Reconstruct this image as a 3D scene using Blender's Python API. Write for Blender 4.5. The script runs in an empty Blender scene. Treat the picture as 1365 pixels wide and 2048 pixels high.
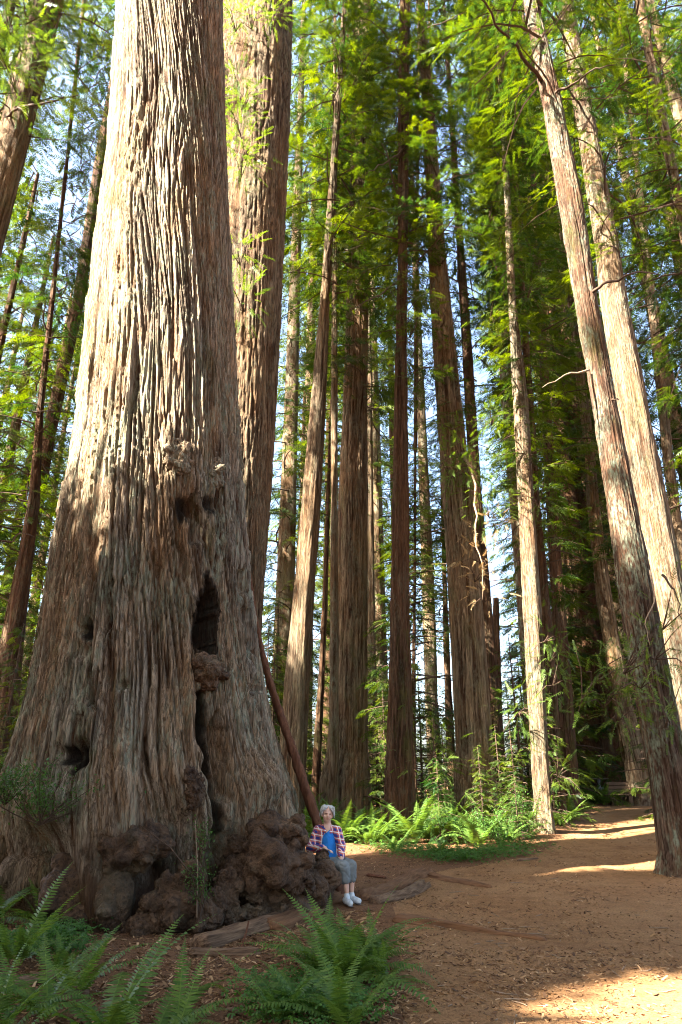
import bpy, bmesh, math, random
import numpy as np
from mathutils import Vector, Matrix

R = math.radians
rng = np.random.default_rng(7)
random.seed(7)
scene = bpy.context.scene
COL = scene.collection

# ------------------------------------------------------------------ camera
PITCH = R(21.7); CAMZ = 1.6; FPX = 1365.0
cam = bpy.data.cameras.new('camera'); camo = bpy.data.objects.new('camera', cam); COL.objects.link(camo)
camo.location = (0, 0, CAMZ); camo.rotation_euler = (R(90) + PITCH, 0, 0)
cam.sensor_fit = 'VERTICAL'; cam.sensor_height = 36; cam.sensor_width = 24; cam.lens = 24
cam.clip_start = 0.05; cam.clip_end = 2000
scene.camera = camo
# ------------------------------------------------------------------ sky, sun, exposure
SUN_EL = R(41); SUN_AZ = R(-125)            # azimuth from +Y clockwise: left and a little behind the camera
SUN = np.array([math.sin(SUN_AZ) * math.cos(SUN_EL), math.cos(SUN_AZ) * math.cos(SUN_EL), math.sin(SUN_EL)])
world = bpy.data.worlds.new('World'); scene.world = world; world.use_nodes = True
wn = world.node_tree.nodes; wl = world.node_tree.links; wn.clear()
sky = wn.new('ShaderNodeTexSky'); sky.sky_type = 'NISHITA'; sky.sun_disc = False
sky.sun_elevation = SUN_EL; sky.sun_rotation = SUN_AZ % (2 * math.pi); sky.air_density = 1.0; sky.dust_density = 4.0; sky.ozone_density = 1.0
bg = wn.new('ShaderNodeBackground'); bg.inputs['Strength'].default_value = 0.07
wo = wn.new('ShaderNodeOutputWorld'); wl.new(sky.outputs[0], bg.inputs[0]); wl.new(bg.outputs[0], wo.inputs[0])
sun = bpy.data.lights.new('sun', 'SUN'); sun.energy = 5.0; sun.angle = R(0.55); sun.color = (1.0, 0.93, 0.80)
suno = bpy.data.objects.new('sun', sun); COL.objects.link(suno)
suno.rotation_euler = Vector(SUN).to_track_quat('Z', 'Y').to_euler(); suno.location = tuple(SUN * 80)
scene.view_settings.view_transform = 'Standard'; scene.view_settings.look = 'None'
scene.view_settings.exposure = 3.7; scene.view_settings.gamma = 1.0
scene.render.engine = 'CYCLES'
cy = scene.cycles
cy.max_bounces = 4; cy.diffuse_bounces = 2; cy.glossy_bounces = 2; cy.transmission_bounces = 4; cy.transparent_max_bounces = 4
cy.use_denoising = True; cy.filter_width = 1.05; cy.use_adaptive_sampling = False; cy.sample_clamp_indirect = 6.0
try: cy.denoiser = 'OPENIMAGEDENOISE'
except Exception: pass

# ------------------------------------------------------------------ picture <-> place
cp, sp = math.cos(PITCH), math.sin(PITCH)
def ray(u, v):
    a = (u - 682.5) / FPX; b = (1024 - v) / FPX
    return np.array([a, cp - b * sp, sp + b * cp])
def at(u, v, Y):
    d = ray(u, v); return np.array([0, 0, CAMZ]) + d * (Y / d[1])
def proj(P):
    P = np.asarray(P, float); q = P - np.array([0, 0, CAMZ])
    dep = q[..., 1] * cp + q[..., 2] * sp; up = -q[..., 1] * sp + q[..., 2] * cp
    return 682.5 + FPX * q[..., 0] / dep, 1024 - FPX * up / dep

# ------------------------------------------------------------------ noise
_p = np.random.default_rng(3).permutation(256); PERM = np.concatenate([_p, _p, _p]).astype(np.int64)
GR = np.random.default_rng(4).normal(size=(256, 3)); GR /= np.linalg.norm(GR, axis=1)[:, None]
def perlin(x, y, z):
    x, y, z = np.broadcast_arrays(np.asarray(x, float), np.asarray(y, float), np.asarray(z, float))
    xi = np.floor(x).astype(np.int64); yi = np.floor(y).astype(np.int64); zi = np.floor(z).astype(np.int64)
    xf = x - xi; yf = y - yi; zf = z - zi; xi &= 255; yi &= 255; zi &= 255
    fade = lambda t: t * t * t * (t * (t * 6 - 15) + 10)
    u, v, w = fade(xf), fade(yf), fade(zf)
    def g(i, j, k):
        h = PERM[PERM[PERM[(xi + i) & 255] + ((yi + j) & 255)] + ((zi + k) & 255)]
        gr = GR[h]; return gr[..., 0] * (xf - i) + gr[..., 1] * (yf - j) + gr[..., 2] * (zf - k)
    L = lambda a, b, t: a + t * (b - a)
    return L(L(L(g(0,0,0), g(1,0,0), u), L(g(0,1,0), g(1,1,0), u), v), L(L(g(0,0,1), g(1,0,1), u), L(g(0,1,1), g(1,1,1), u), v), w)
def sm(a, b, x):
    t = np.clip((np.asarray(x, float) - a) / (b - a), 0, 1); return t * t * (3 - 2 * t)

def ground_z(x, y):
    x = np.asarray(x, float); y = np.asarray(y, float)
    z = 0.75 * sm(15, 32, y)
    z = z + 0.10 * np.exp(-(((x - 0.0) / 1.0) ** 2 + ((y - 10.8) / 0.8) ** 2))
    z = z + 0.14 * sm(12, 17, y) * sm(6.0, 3.5, x - 0.25 * (y - 14)) * sm(60, 40, y)
    z = z + 0.07 * perlin(x * .33, y * .33, 0.5) + 0.030 * perlin(x * 1.1, y * 1.1, 3.5) + 0.012 * perlin(x * 4, y * 4, 7.5)
    z = z + 0.5 * sm(40, 120, np.hypot(x, y)) * perlin(x * .03, y * .03, 9.1)
    return z
def ground(u, v):
    d = ray(u, v); t = 1.6 / max(1e-3, -d[2]) if d[2] < 0 else 40.0
    lo, hi = 2.0, 60.0
    f = lambda t: CAMZ + d[2] * t - float(ground_z(d[0] * t, d[1] * t))
    prev = lo
    for t in np.linspace(lo, hi, 400):
        if f(t) < 0:
            a, b = prev, t
            for _ in range(20):
                m = (a + b) / 2
                if f(m) < 0: b = m
                else: a = m
            return np.array([d[0] * b, d[1] * b, CAMZ + d[2] * b])
        prev = t
    return np.array([d[0] * hi, d[1] * hi, float(ground_z(d[0] * hi, d[1] * hi))])
def gp(x, y): return np.array([x, y, float(ground_z(x, y))])

# ------------------------------------------------------------------ objects
def tag(o, label=None, cat=None, group=None, kind=None):
    if label: o['label'] = label
    if cat: o['category'] = cat
    if group: o['group'] = group
    if kind: o['kind'] = kind
    return o
def empty(name, loc, label=None, cat=None, group=None):
    o = bpy.data.objects.new(name, None); COL.objects.link(o); o.location = tuple(float(c) for c in loc); o.empty_display_size = .2
    return tag(o, label, cat, group)
def mesh_np(name, V, F, attrs=None, smooth=False, midx=None):
    """V (n,3); F array (m,k) or list of arrays of several k"""
    V = np.asarray(V, np.float32); Fs = F if isinstance(F, list) else [F]
    Fs = [np.asarray(f, np.int32) for f in Fs if len(f)]
    me = bpy.data.meshes.new(name); me.vertices.add(len(V)); me.vertices.foreach_set('co', V.ravel())
    loops = np.concatenate([f.ravel() for f in Fs]); tot = np.concatenate([np.full(len(f), f.shape[1], np.int32) for f in Fs])
    st = np.concatenate([[0], np.cumsum(tot)[:-1]]).astype(np.int32)
    me.loops.add(len(loops)); me.loops.foreach_set('vertex_index', loops)
    me.polygons.add(len(tot)); me.polygons.foreach_set('loop_start', st)
    if midx is not None: me.polygons.foreach_set('material_index', np.asarray(midx, np.int32))
    me.polygons.foreach_set('use_smooth', np.full(len(tot), smooth))
    for k, a in (attrs or {}).items():
        me.attributes.new(k, 'FLOAT', 'POINT').data.foreach_set('value', np.asarray(a, np.float32))
    me.update(calc_edges=True); me.validate()
    return me
def link(name, me, mats, parent=None, loc=None):
    o = bpy.data.objects.new(name, me); COL.objects.link(o)
    for m in (mats if isinstance(mats, (list, tuple)) else [mats]):
        if len(me.materials) < len(mats if isinstance(mats, (list, tuple)) else [mats]): me.materials.append(m)
    if parent: o.parent = parent
    if loc is not None: o.location = tuple(float(c) for c in loc)
    return o
class MB:
    """collects tubes and boxes"""
    def __init__(s): s.V = []; s.Q = []; s.T = []; s.n = 0
    def add(s, V, Q=None, T=None):
        V = np.asarray(V, float); s.V.append(V)
        if Q is not None and len(Q): s.Q.append(np.asarray(Q) + s.n)
        if T is not None and len(T): s.T.append(np.asarray(T) + s.n)
        s.n += len(V)
    def tube(s, pts, rad, k=6, cap=True, flat=1.0, rough=0.0):
        pts = np.asarray(pts, float); n = len(pts); rad = np.broadcast_to(np.asarray(rad, float), (n,))
        tg = np.gradient(pts, axis=0); tg /= np.linalg.norm(tg, axis=1)[:, None] + 1e-9
        ref = np.array([0, 0, 1.0]) if abs(tg[0][2]) < .8 else np.array([1.0, 0, 0])
        A = np.cross(tg, ref); A /= np.linalg.norm(A, axis=1)[:, None] + 1e-9; B = np.cross(tg, A)
        a = np.arange(k) * 2 * math.pi / k
        jit = 1 + rough * rng.uniform(-1, 1, (n, k))
        ring = pts[:, None, :] + (rad[:, None] * jit)[..., None] * (np.cos(a)[None, :, None] * A[:, None, :] + flat * np.sin(a)[None, :, None] * B[:, None, :])
        V = ring.reshape(-1, 3); i = np.arange(n - 1)[:, None] * k; j = np.arange(k)[None, :]; j2 = (j + 1) % k
        Q = np.stack([i + j, i + j2, i + k + j2, i + k + j], -1).reshape(-1, 4)
        T = []
        if cap:
            V = np.vstack([V, pts[0], pts[-1]]); c0 = n * k; c1 = c0 + 1
            T = [[c0, (q + 1) % k, q] for q in range(k)] + [[c1, (n - 1) * k + q, (n - 1) * k + (q + 1) % k] for q in range(k)]
        s.add(V, Q, T)
    def box(s, c, size, M=None):
        c = np.asarray(c, float); h = np.asarray(size, float) / 2
        V = np.array([[x, y, z] for x in (-1, 1) for y in (-1, 1) for z in (-1, 1)], float) * h
        if M is not None: V = V @ np.asarray(M).T
        s.add(V + c, [[0, 1, 3, 2], [4, 6, 7, 5], [0, 4, 5, 1], [2, 3, 7, 6], [0, 2, 6, 4], [1, 5, 7, 3]])
    def mesh(s, name, smooth=True, off=(0, 0, 0)):
        V = np.vstack(s.V) - np.asarray(off, float)
        F = ([np.vstack(s.Q)] if s.Q else []) + ([np.vstack(s.T)] if s.T else [])
        return mesh_np(name, V, F, smooth=smooth)

# ------------------------------------------------------------------ materials
def mat(name):
    m = bpy.data.materials.new(name); m.use_nodes = True; nt = m.node_tree; nt.nodes.clear(); return m, nt
class G:
    def __init__(s, nt): s.nt = nt
    def n(s, t, **kw):
        nd = s.nt.nodes.new(t)
        for k, v in kw.items():
            if k.startswith('i_'): nd.inputs[k[2:].replace('_', ' ')].default_value = v
            else: setattr(nd, k, v)
        return nd
    def l(s, a, b): s.nt.links.new(a, b)
    def noise(s, vec, scale, detail=4, rough=.55, dist=0.0):
        nd = s.n('ShaderNodeTexNoise'); nd.inputs['Scale'].default_value = scale; nd.inputs['Detail'].default_value = detail
        nd.inputs['Roughness'].default_value = rough; nd.inputs['Distortion'].default_value = dist
        s.l(vec, nd.inputs['Vector']); return nd.outputs['Fac']
    def mapv(s, vec, sc, loc=(0, 0, 0)):
        nd = s.n('ShaderNodeMapping'); nd.inputs['Scale'].default_value = sc; nd.inputs['Location'].default_value = loc; s.l(vec, nd.inputs['Vector']); return nd.outputs[0]
    def ramp(s, fac, stops):
        nd = s.n('ShaderNodeValToRGB'); e = nd.color_ramp.elements
        while len(e) < len(stops): e.new(0.5)
        for q, (p, c) in zip(e, stops):
            q.position = p; q.color = (c, c, c, 1) if isinstance(c, (int, float)) else (*c, 1)
        s.l(fac, nd.inputs[0]); return nd.outputs[0]
    def mix(s, fac, a, b, mode='MIX'):
        nd = s.n('ShaderNodeMix', data_type='RGBA', blend_type=mode)
        for sock, val in ((nd.inputs[0], fac), (nd.inputs[6], a), (nd.inputs[7], b)):
            if hasattr(val, 'is_linked'): s.l(val, sock)
            elif isinstance(val, (int, float)): sock.default_value = val
            else: sock.default_value = (*val, 1)
        return nd.outputs[2]
    def math(s, op, a, b=0.0, clamp=False):
        nd = s.n('ShaderNodeMath', operation=op, use_clamp=clamp)
        for sock, val in ((nd.inputs[0], a), (nd.inputs[1], b)):
            if hasattr(val, 'is_linked'): s.l(val, sock)
            else: sock.default_value = val
        return nd.outputs[0]
    def bump(s, h, strength=.5, dist=.02, normal=None):
        nd = s.n('ShaderNodeBump'); nd.inputs['Strength'].default_value = strength; nd.inputs['Distance'].default_value = dist
        s.l(h, nd.inputs['Height'])
        if normal is not None: s.l(normal, nd.inputs['Normal'])
        return nd.outputs[0]
    def out(s, col, normal=None, rough=.9, spec=.2, extra=None):
        b = s.n('ShaderNodeBsdfPrincipled'); b.inputs['Specular IOR Level'].default_value = spec
        for sock, val in ((b.inputs['Base Color'], col), (b.inputs['Roughness'], rough)):
            if hasattr(val, 'is_linked'): s.l(val, sock)
            elif isinstance(val, (int, float)): sock.default_value = val
            else: sock.default_value = (*val, 1)
        if normal is not None: s.l(normal, b.inputs['Normal'])
        o = s.n('ShaderNodeOutputMaterial'); s.l(b.outputs[0], o.inputs[0]); return b

def bark_mat(name, ridge, inner, lichen=0.0, lcol=(.30, .31, .22), moss=0.0, fiber=1.0, worn=None):
    m, nt = mat(name); g = G(nt)
    tc = g.n('ShaderNodeTexCoord'); oi = g.n('ShaderNodeObjectInfo'); at_ = g.n('ShaderNodeAttribute', attribute_name='relief')
    v = tc.outputs['Object']
    relief = at_.outputs['Fac']
    fib = g.noise(g.mapv(v, (30, 30, 1.1)), 1.0, 6, .72)
    fine = g.noise(g.mapv(v, (70, 70, 5)), 1.0, 3, .6)
    big = g.noise(g.mapv(v, (1.1, 1.1, .28)), 1.0, 4, .6)
    c = g.mix(g.ramp(g.math('ADD', relief, g.math('MULTIPLY', g.math('SUBTRACT', fib, .5), .9)), [(.18, 0.0), (.66, 1.0)]), inner, ridge)
    warm = tuple(q * f for q, f in zip(ridge, (1.05, .80, .60)))
    c = g.mix(g.ramp(big, [(.42, 0.0), (.62, .65)]), c, warm)
    crk = g.ramp(g.math('ABSOLUTE', g.math('SUBTRACT', g.noise(g.mapv(v, (17, 17, .75), (3, 1, 7)), 1.0, 4, .6), .5)), [(.0, 1.0), (.05, 0.0)])
    c = g.mix(g.math('MULTIPLY', crk, .5), c, tuple(q * .5 for q in inner))
    c = g.mix(g.ramp(fine, [(.36, .45), (.6, 0.0)]), c, tuple(q * .45 for q in inner))
    if lichen:
        ln = g.noise(g.mapv(v, (2.3, 2.3, .8)), 1.0, 6, .7); l2 = g.noise(g.mapv(v, (18, 18, 7)), 1.0, 4, .6)
        lf = g.math('MULTIPLY', g.ramp(ln, [(.46, 0.0), (.60, 1.0)]), g.ramp(l2, [(.40, 0.0), (.58, 1.0)]))
        c = g.mix(g.math('MULTIPLY', lf, lichen), c, lcol)
    if moss:
        mn = g.noise(g.mapv(v, (1.6, 1.6, .6), (5, 3, 1)), 1.0, 6, .7)
        c = g.mix(g.math('MULTIPLY', g.ramp(mn, [(.56, 0.0), (.66, 1.0)]), moss), c, (.10, .12, .025))
    if worn:
        wa = g.n('ShaderNodeAttribute', attribute_name='worn'); c = g.mix(wa.outputs['Fac'], c, g.mix(g.ramp(fib, [(.35, 0.0), (.65, 1.0)]), tuple(q * .5 for q in worn), worn))
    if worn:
        ch = g.n('ShaderNodeAttribute', attribute_name='hollow_shade'); c = g.mix(ch.outputs['Fac'], c, (.016, .012, .010))  # recess shade mixed in as a near-black colour
    br = g.math('ADD', g.math('MULTIPLY', oi.outputs['Random'], .3), .85)
    cc = g.n('ShaderNodeVectorMath', operation='SCALE'); g.l(c, cc.inputs[0]); g.l(br, cc.inputs['Scale'])
    h = g.math('SUBTRACT', g.math('ADD', g.math('MULTIPLY', fib, 1.0), g.math('MULTIPLY', fine, .5)), g.math('MULTIPLY', crk, .45))
    g.out(cc.outputs[0], g.bump(h, 1.0 * fiber, .06), .92, .12)
    return m
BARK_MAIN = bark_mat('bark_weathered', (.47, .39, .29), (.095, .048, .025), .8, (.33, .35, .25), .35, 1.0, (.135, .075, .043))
BARK_BASE = bark_mat('bark_burl', (.150, .100, .064), (.038, .021, .012), .35, (.16, .155, .10), .3, .8)
def burl_mat():
    m, nt = mat('burl_wood'); g = G(nt); tc = g.n('ShaderNodeTexCoord'); v = tc.outputs['Object']
    a = g.noise(v, 3.5, 6, .65, .8); b = g.noise(v, 16, 5, .65, 1.5); c3 = g.noise(v, 1.3, 4, .6)
    wv = g.n('ShaderNodeTexWave', wave_type='RINGS'); wv.inputs['Scale'].default_value = 2.2; wv.inputs['Distortion'].default_value = 9; wv.inputs['Detail'].default_value = 4; wv.inputs['Detail Scale'].default_value = 1.6; g.l(v, wv.inputs['Vector'])
    c = g.mix(g.ramp(a, [(.34, 0.0), (.64, 1.0)]), (.040, .020, .010), (.145, .082, .044))
    c = g.mix(g.ramp(b, [(.38, .7), (.5, 0.0)]), c, (.016, .009, .005)); c = g.mix(g.ramp(c3, [(.54, 0.0), (.68, .4)]), c, (.13, .11, .065))
    h = g.math('ADD', g.math('MULTIPLY', wv.outputs['Fac'], .35), g.math('ADD', a, g.math('MULTIPLY', b, .6)))
    g.out(c, g.bump(h, 1.0, .06), .75, .3); return m
BURL = burl_mat()
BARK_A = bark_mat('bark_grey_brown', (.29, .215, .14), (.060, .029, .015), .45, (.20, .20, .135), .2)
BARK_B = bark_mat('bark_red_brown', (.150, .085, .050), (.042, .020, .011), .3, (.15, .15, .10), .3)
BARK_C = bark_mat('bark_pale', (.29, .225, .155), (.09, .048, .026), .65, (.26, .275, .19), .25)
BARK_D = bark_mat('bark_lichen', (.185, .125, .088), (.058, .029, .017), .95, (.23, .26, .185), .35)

def leaf_mat(name, dark, light, trans=.45, rough=.45):
    m, nt = mat(name); g = G(nt)
    a = g.n('ShaderNodeAttribute', attribute_name='tint'); oi = g.n('ShaderNodeObjectInfo')
    f = g.math('ADD', a.outputs['Fac'], g.math('MULTIPLY', g.math('SUBTRACT', oi.outputs['Random'], .5), .3), True)
    c = g.mix(f, dark, light)
    b = g.n('ShaderNodeBsdfPrincipled'); b.inputs['Roughness'].default_value = rough; b.inputs['Specular IOR Level'].default_value = .25
    g.l(c, b.inputs['Base Color'])
    t = g.n('ShaderNodeBsdfTranslucent'); hs = g.n('ShaderNodeHueSaturation'); hs.inputs['Saturation'].default_value = 1.15; hs.inputs['Value'].default_value = 1.5
    hs.inputs['Hue'].default_value = .485
    g.l(c, hs.inputs['Color']); g.l(hs.outputs[0], t.inputs[0])
    mx = g.n('ShaderNodeMixShader'); mx.inputs[0].default_value = trans; g.l(b.outputs[0], mx.inputs[1]); g.l(t.outputs[0], mx.inputs[2])
    o = g.n('ShaderNodeOutputMaterial'); g.l(mx.outputs[0], o.inputs[0]); return m
LEAF = leaf_mat('redwood_needles', (.018, .046, .009), (.120, .160, .018))
LEAF_YOUNG = leaf_mat('young_needles', (.022, .062, .014), (.12, .18, .028))
LEAF_DEAD = leaf_mat('dead_needles', (.20, .12, .05), (.36, .26, .13), .3, .8)
FERN = leaf_mat('fern_leaf', (.040, .095, .020), (.14, .215, .040), .4, .38)
SORREL = leaf_mat('sorrel_leaf', (.035, .10, .02), (.10, .20, .04), .4, .5)
HUCK = leaf_mat('huckleberry_leaf', (.035, .085, .02), (.10, .19, .04), .35, .3)

def plain(name, col, col2=None, scale=8.0, stretch=(1, 1, 1), rough=.85, bump=.4, bdist=.01, spec=.2):
    m, nt = mat(name); g = G(nt); tc = g.n('ShaderNodeTexCoord')
    n = g.noise(g.mapv(tc.outputs['Object'], stretch), scale, 5, .6)
    c = g.mix(g.ramp(n, [(.3, 0.0), (.7, 1.0)]), col, col2 or tuple(q * .6 for q in col))
    g.out(c, g.bump(n, bump, bdist) if bump else None, rough, spec); return m
TWIG = plain('twig_bark', (.095, .06, .04), (.05, .03, .02), 20)
TWIG_PALE = plain('dead_twig', (.30, .22, .15), (.17, .11, .07), 20)
WOOD_OLD = plain('old_wood', (.25, .15, .085), (.06, .03, .017), 2.2, (1.2, 15, 15), .9, 1.0, .04)
WOOD_RED = plain('red_dead_wood', (.17, .070, .036), (.065, .026, .014), 3, (9, 9, 1.0), .9, .8, .02)
WOOD_BENCH = plain('bench_wood', (.12, .075, .045), (.06, .035, .022), 6, (1, 10, 10), .7, .4)

# ground: trodden bark mulch and duff
def dirt(name, base, dark, chip, patch):
    m, nt = mat(name); g = G(nt); ge = g.n('ShaderNodeNewGeometry'); v = ge.outputs['Position']
    big = g.noise(v, .7, 5, .6); mid = g.noise(v, 5.0, 6, .7); fin = g.noise(v, 38.0, 5, .7, .6)
    flake = g.noise(g.mapv(v, (30, 75, 30)), 1.0, 3, .6, 1.2); flake2 = g.noise(g.mapv(v, (80, 26, 30), (3, 9, 2)), 1.0, 3, .6, 1.2)
    c = g.mix(g.ramp(mid, [(.34, 0.0), (.62, 1.0)]), dark, base)
    c = g.mix(g.ramp(big, [(.40, 0.0), (.62, .7)]), c, patch)
    c = g.mix(g.ramp(fin, [(.36, .75), (.52, 0.0)]), c, tuple(q * .45 for q in dark))
    fl = g.math('MAXIMUM', g.ramp(flake, [(.62, 0.0), (.70, .8)]), g.ramp(flake2, [(.62, 0.0), (.70, .8)]))
    c = g.mix(fl, c, chip)
    h = g.math('ADD', g.math('MULTIPLY', mid, .8), g.math('ADD', g.math('MULTIPLY', fin, .6), g.math('MULTIPLY', fl, .25)))
    g.out(c, g.bump(h, .9, .04), .95, .1); return m
DIRT_PATH = dirt('trail_mulch', (.305, .155, .066), (.175, .083, .035), (.50, .31, .14), (.345, .19, .088))
DIRT_DUFF = dirt('forest_duff', (.19, .092, .044), (.095, .044, .022), (.42, .24, .115), (.21, .108, .053))
m_, nt_ = mat('litter_chip'); g_ = G(nt_)
a_ = g_.n('ShaderNodeAttribute', attribute_name='tint')
g_.out(g_.ramp(a_.outputs['Fac'], [(0.0, (.07, .034, .018)), (.45, (.20, .105, .05)), (.8, (.36, .21, .10)), (1.0, (.52, .34, .19))]), None, .85, .2)
CHIP = m_

# ------------------------------------------------------------------ ground and trail
def graded(lo, hi, a, b, fine, grow):
    xs = list(np.arange(a, b + 1e-6, fine)); st = fine; x = b
    while x < hi: st = min(st * grow, 30); x += st; xs.append(x)
    st = fine; x = a; pre = []
    while x > lo: st = min(st * grow, 30); x -= st; pre.append(x)
    return np.array(pre[::-1] + xs)
gx = graded(-500, 500, -6.5, 6.5, .06, 1.09); gy = graded(-500, 500, 5.0, 14.0, .055, 1.055)
X, Y = np.meshgrid(gx, gy); Z = ground_z(X, Y)
nx, ny = len(gx), len(gy)
V = np.stack([X, Y, Z], -1).reshape(-1, 3)
i = (np.arange(ny - 1)[:, None] * nx + np.arange(nx - 1)[None, :]).ravel()
Q = np.stack([i, i + 1, i + nx + 1, i + nx], -1)
path_px = [(760, 2300), (800, 2048), (800, 1900), (790, 1820), (760, 1770), (900, 1738), (1060, 1712), (1130, 1672), (1185, 1642), (1172, 1614), (1220, 1611), (1312, 1611)]
pl = np.array([ground(u, v)[:2] for u, v in path_px]); pl = np.vstack([[(1.0, -40)], pl, [(13.5, 29), (11.2, 18), (9.2, 13.5), (9.0, -40)]])
def in_poly(px, py, poly):
    c = np.zeros(len(px), bool); j = len(poly) - 1
    for k in range(len(poly)):
        xi, yi = poly[k]; xj, yj = poly[j]
        c ^= ((yi > py) != (yj > py)) & (px < (xj - xi) * (py - yi) / (yj - yi + 1e-12) + xi); j = k
    return c
cx = V[Q].mean(1); wob = .35 * perlin(cx[:, 0] * 1.2, cx[:, 1] * 1.2, 2.2)
inp = in_poly(cx[:, 0] + wob, cx[:, 1] + wob, pl)
def sub(mask, name, m):
    q = Q[mask]; idx, inv = np.unique(q, return_inverse=True)
    return tag(link(name, mesh_np(name, V[idx], inv.reshape(-1, 4), smooth=True), m), kind='structure')
tag(sub(~inp, 'ground', DIRT_DUFF), 'red-brown forest floor of duff and bark litter', 'ground')
tag(sub(inp, 'path', DIRT_PATH), 'wide trodden brown trail curving away to the bench', 'path')

# ------------------------------------------------------------------ trunks
def bark_field(px, py, z, k=1.0):
    """relief 0..1 of long braided redwood bark; px,py in metres round the trunk"""
    wx = perlin(px * .6, py * .6, z * .14 + 11) * .22 + perlin(px * 2.5, py * 2.5, z * .5 + 2) * .04; wy = perlin(px * .6 + 7, py * .6, z * .14 + 5) * .22 + perlin(px * 2.5 + 5, py * 2.5, z * .5) * .04
    x = px + wx; y = py + wy
    n1 = perlin(x * 3.0 * k, y * 3.0 * k, z * .10 * k); n2 = perlin(x * 9.5 * k, y * 9.5 * k, z * .24 * k + 4); n3 = perlin(x * 21 * k, y * 21 * k, z * .50 * k + 8)
    g1 = np.exp(-np.abs(n1 / .05) ** 1.3); g2 = np.exp(-np.abs(n2 / .075) ** 1.3); g3 = np.exp(-np.abs(n3 / .11) ** 1.3)
    lay = perlin(x * 6.0 * k, y * 6.0 * k, z * .17 * k + 20) * 3.0; lay = lay - np.floor(lay)
    lay2 = perlin(x * 15 * k, y * 15 * k, z * .5 * k + 30) * 2.2; lay2 = lay2 - np.floor(lay2)
    h = .64 + .26 * (lay - .5) + .22 * (lay2 - .5) - np.maximum(np.maximum(.62 * g1, .48 * g2), .30 * g3)
    h = np.clip(h + .16 * np.clip(n1 * 2, -.5, .5), 0, 1)
    return h
def outline(rows, D):
    pts = []
    for v, a, b in rows:
        A = at(a, v, D); B = at(b, v, D); pts.append((A[2], (A[0] + B[0]) / 2, abs(B[0] - A[0]) / 2))
    return np.array(sorted(pts))
def axis_fn(ol, taper=.006):
    def f(z):
        z = np.asarray(z, float)
        xc = np.interp(z, ol[:, 0], ol[:, 1]); r = np.interp(z, ol[:, 0], ol[:, 2])
        zt, z0 = ol[-1, 0], ol[0, 0]
        k = min(3, len(ol) - 1); s = (ol[-1, 1] - ol[-1 - k, 1]) / max(.1, ol[-1, 0] - ol[-1 - k, 0])
        xc = np.where(z > zt, ol[-1, 1] + s * (z - zt), xc)
        r = np.where(z > zt, np.maximum(.08, ol[-1, 2] - taper * (z - zt)), r)
        return xc, r
    return f
def trunk_grid(ax, D, phi, zs, ydrift=0.0, amp=.06, twist=.02, k=1.0, seed=0.0, depth=1.0, flare=0.0, zg=0.0, lobes=5):
    PH, ZZ = np.meshgrid(phi, zs); xc, r = ax(ZZ)
    if flare:
        fl = np.exp(-np.clip(ZZ - zg, 0, None) / .55)
        r = r * (1 + flare * fl * (.6 + .55 * np.cos(PH * lobes + seed * 3) + .25 * np.cos(PH * 3 + seed)))
    r = r * (1 + .035 * np.cos(PH * 3 + seed + ZZ * .07) + .02 * np.cos(PH * 7 + seed * 2 + ZZ * .03))
    tw = PH + twist * ZZ
    rel = bark_field(r * np.sin(tw) + seed * 13, r * np.cos(tw) + seed * 7, ZZ + seed * 29, k)
    rr = r + amp * (rel - .6)
    V = np.stack([xc + rr * np.sin(PH), D + ydrift * ZZ - depth * rr * np.cos(PH), ZZ], -1)
    return V, rel, PH, ZZ
def grid_faces(nr, nc):
    i = np.arange(nr - 1)[:, None] * nc; j = np.arange(nc)[None, :]; j2 = (j + 1) % nc
    return np.stack([i + j, i + j2, i + nc + j2, i + nc + j], -1).reshape(-1, 4)

# ------------------------------------------------------------------ foliage
def spray_template(pairs=7, L=.5, leaf=.15, w=.04, seed=1, droop=.05):
    r = np.random.default_rng(seed); V = []; 
    for q in range(pairs):
        t = (q + .3) / pairs
        for s in (-1, 1):
            a = R(62 - 30 * t + r.uniform(-10, 10)) * s; l = leaf * (1.1 - .55 * t) * r.uniform(.8, 1.15)
            b = np.array([t * L, 0, -droop * t * t]); d = np.array([math.cos(a), math.sin(a), r.uniform(-.35, .1)])
            n = np.array([-math.sin(a), math.cos(a), 0]) * w / 2
            V += [b - n, b + n, b + d * l]
    e = np.array([L * .95, 0, -droop]); V += [e - [0, w / 2, 0], e + [0, w / 2, 0], e + [leaf * .7, 0, -.03]]
    V = np.array(V); return V, np.arange(len(V)).reshape(-1, 3)
SP_MID = [spray_template(6, .55, .20, .052, s) for s in (1, 2)]
SP_FINE = [spray_template(9, .40, .105, .024, s) for s in (3, 4)]
SP_COARSE = [spray_template(3, .9, .50, .16, s) for s in (5, 6)]
def norm(a): return a / (np.linalg.norm(a, axis=-1, keepdims=True) + 1e-9)
def sprays(o, Xd, up, s, tint, tmpls, r):
    """instances of a flat spray joined to one triangle soup"""
    Vs, Ts, At = [], [], []; n = 0
    which = r.integers(0, len(tmpls), len(o))
    for k, (tv, tt) in enumerate(tmpls):
        m = which == k
        if not m.any(): continue
        X_ = norm(Xd[m]); N = up[m] - (up[m] * X_).sum(1, keepdims=True) * X_; N = norm(N); Y_ = np.cross(N, X_)
        S = s[m][:, None, None]
        P = o[m][:, None, :] + S * (tv[None, :, 0:1] * X_[:, None] + tv[None, :, 1:2] * Y_[:, None] + tv[None, :, 2:3] * N[:, None])
        M = len(P); nv = len(tv)
        Vs.append(P.reshape(-1, 3)); Ts.append((tt[None] + (np.arange(M) * nv)[:, None, None]).reshape(-1, 3) + n); At.append(np.repeat(tint[m], nv)); n += M * nv
    return np.vstack(Vs), np.vstack(Ts), np.concatenate(At)
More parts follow.
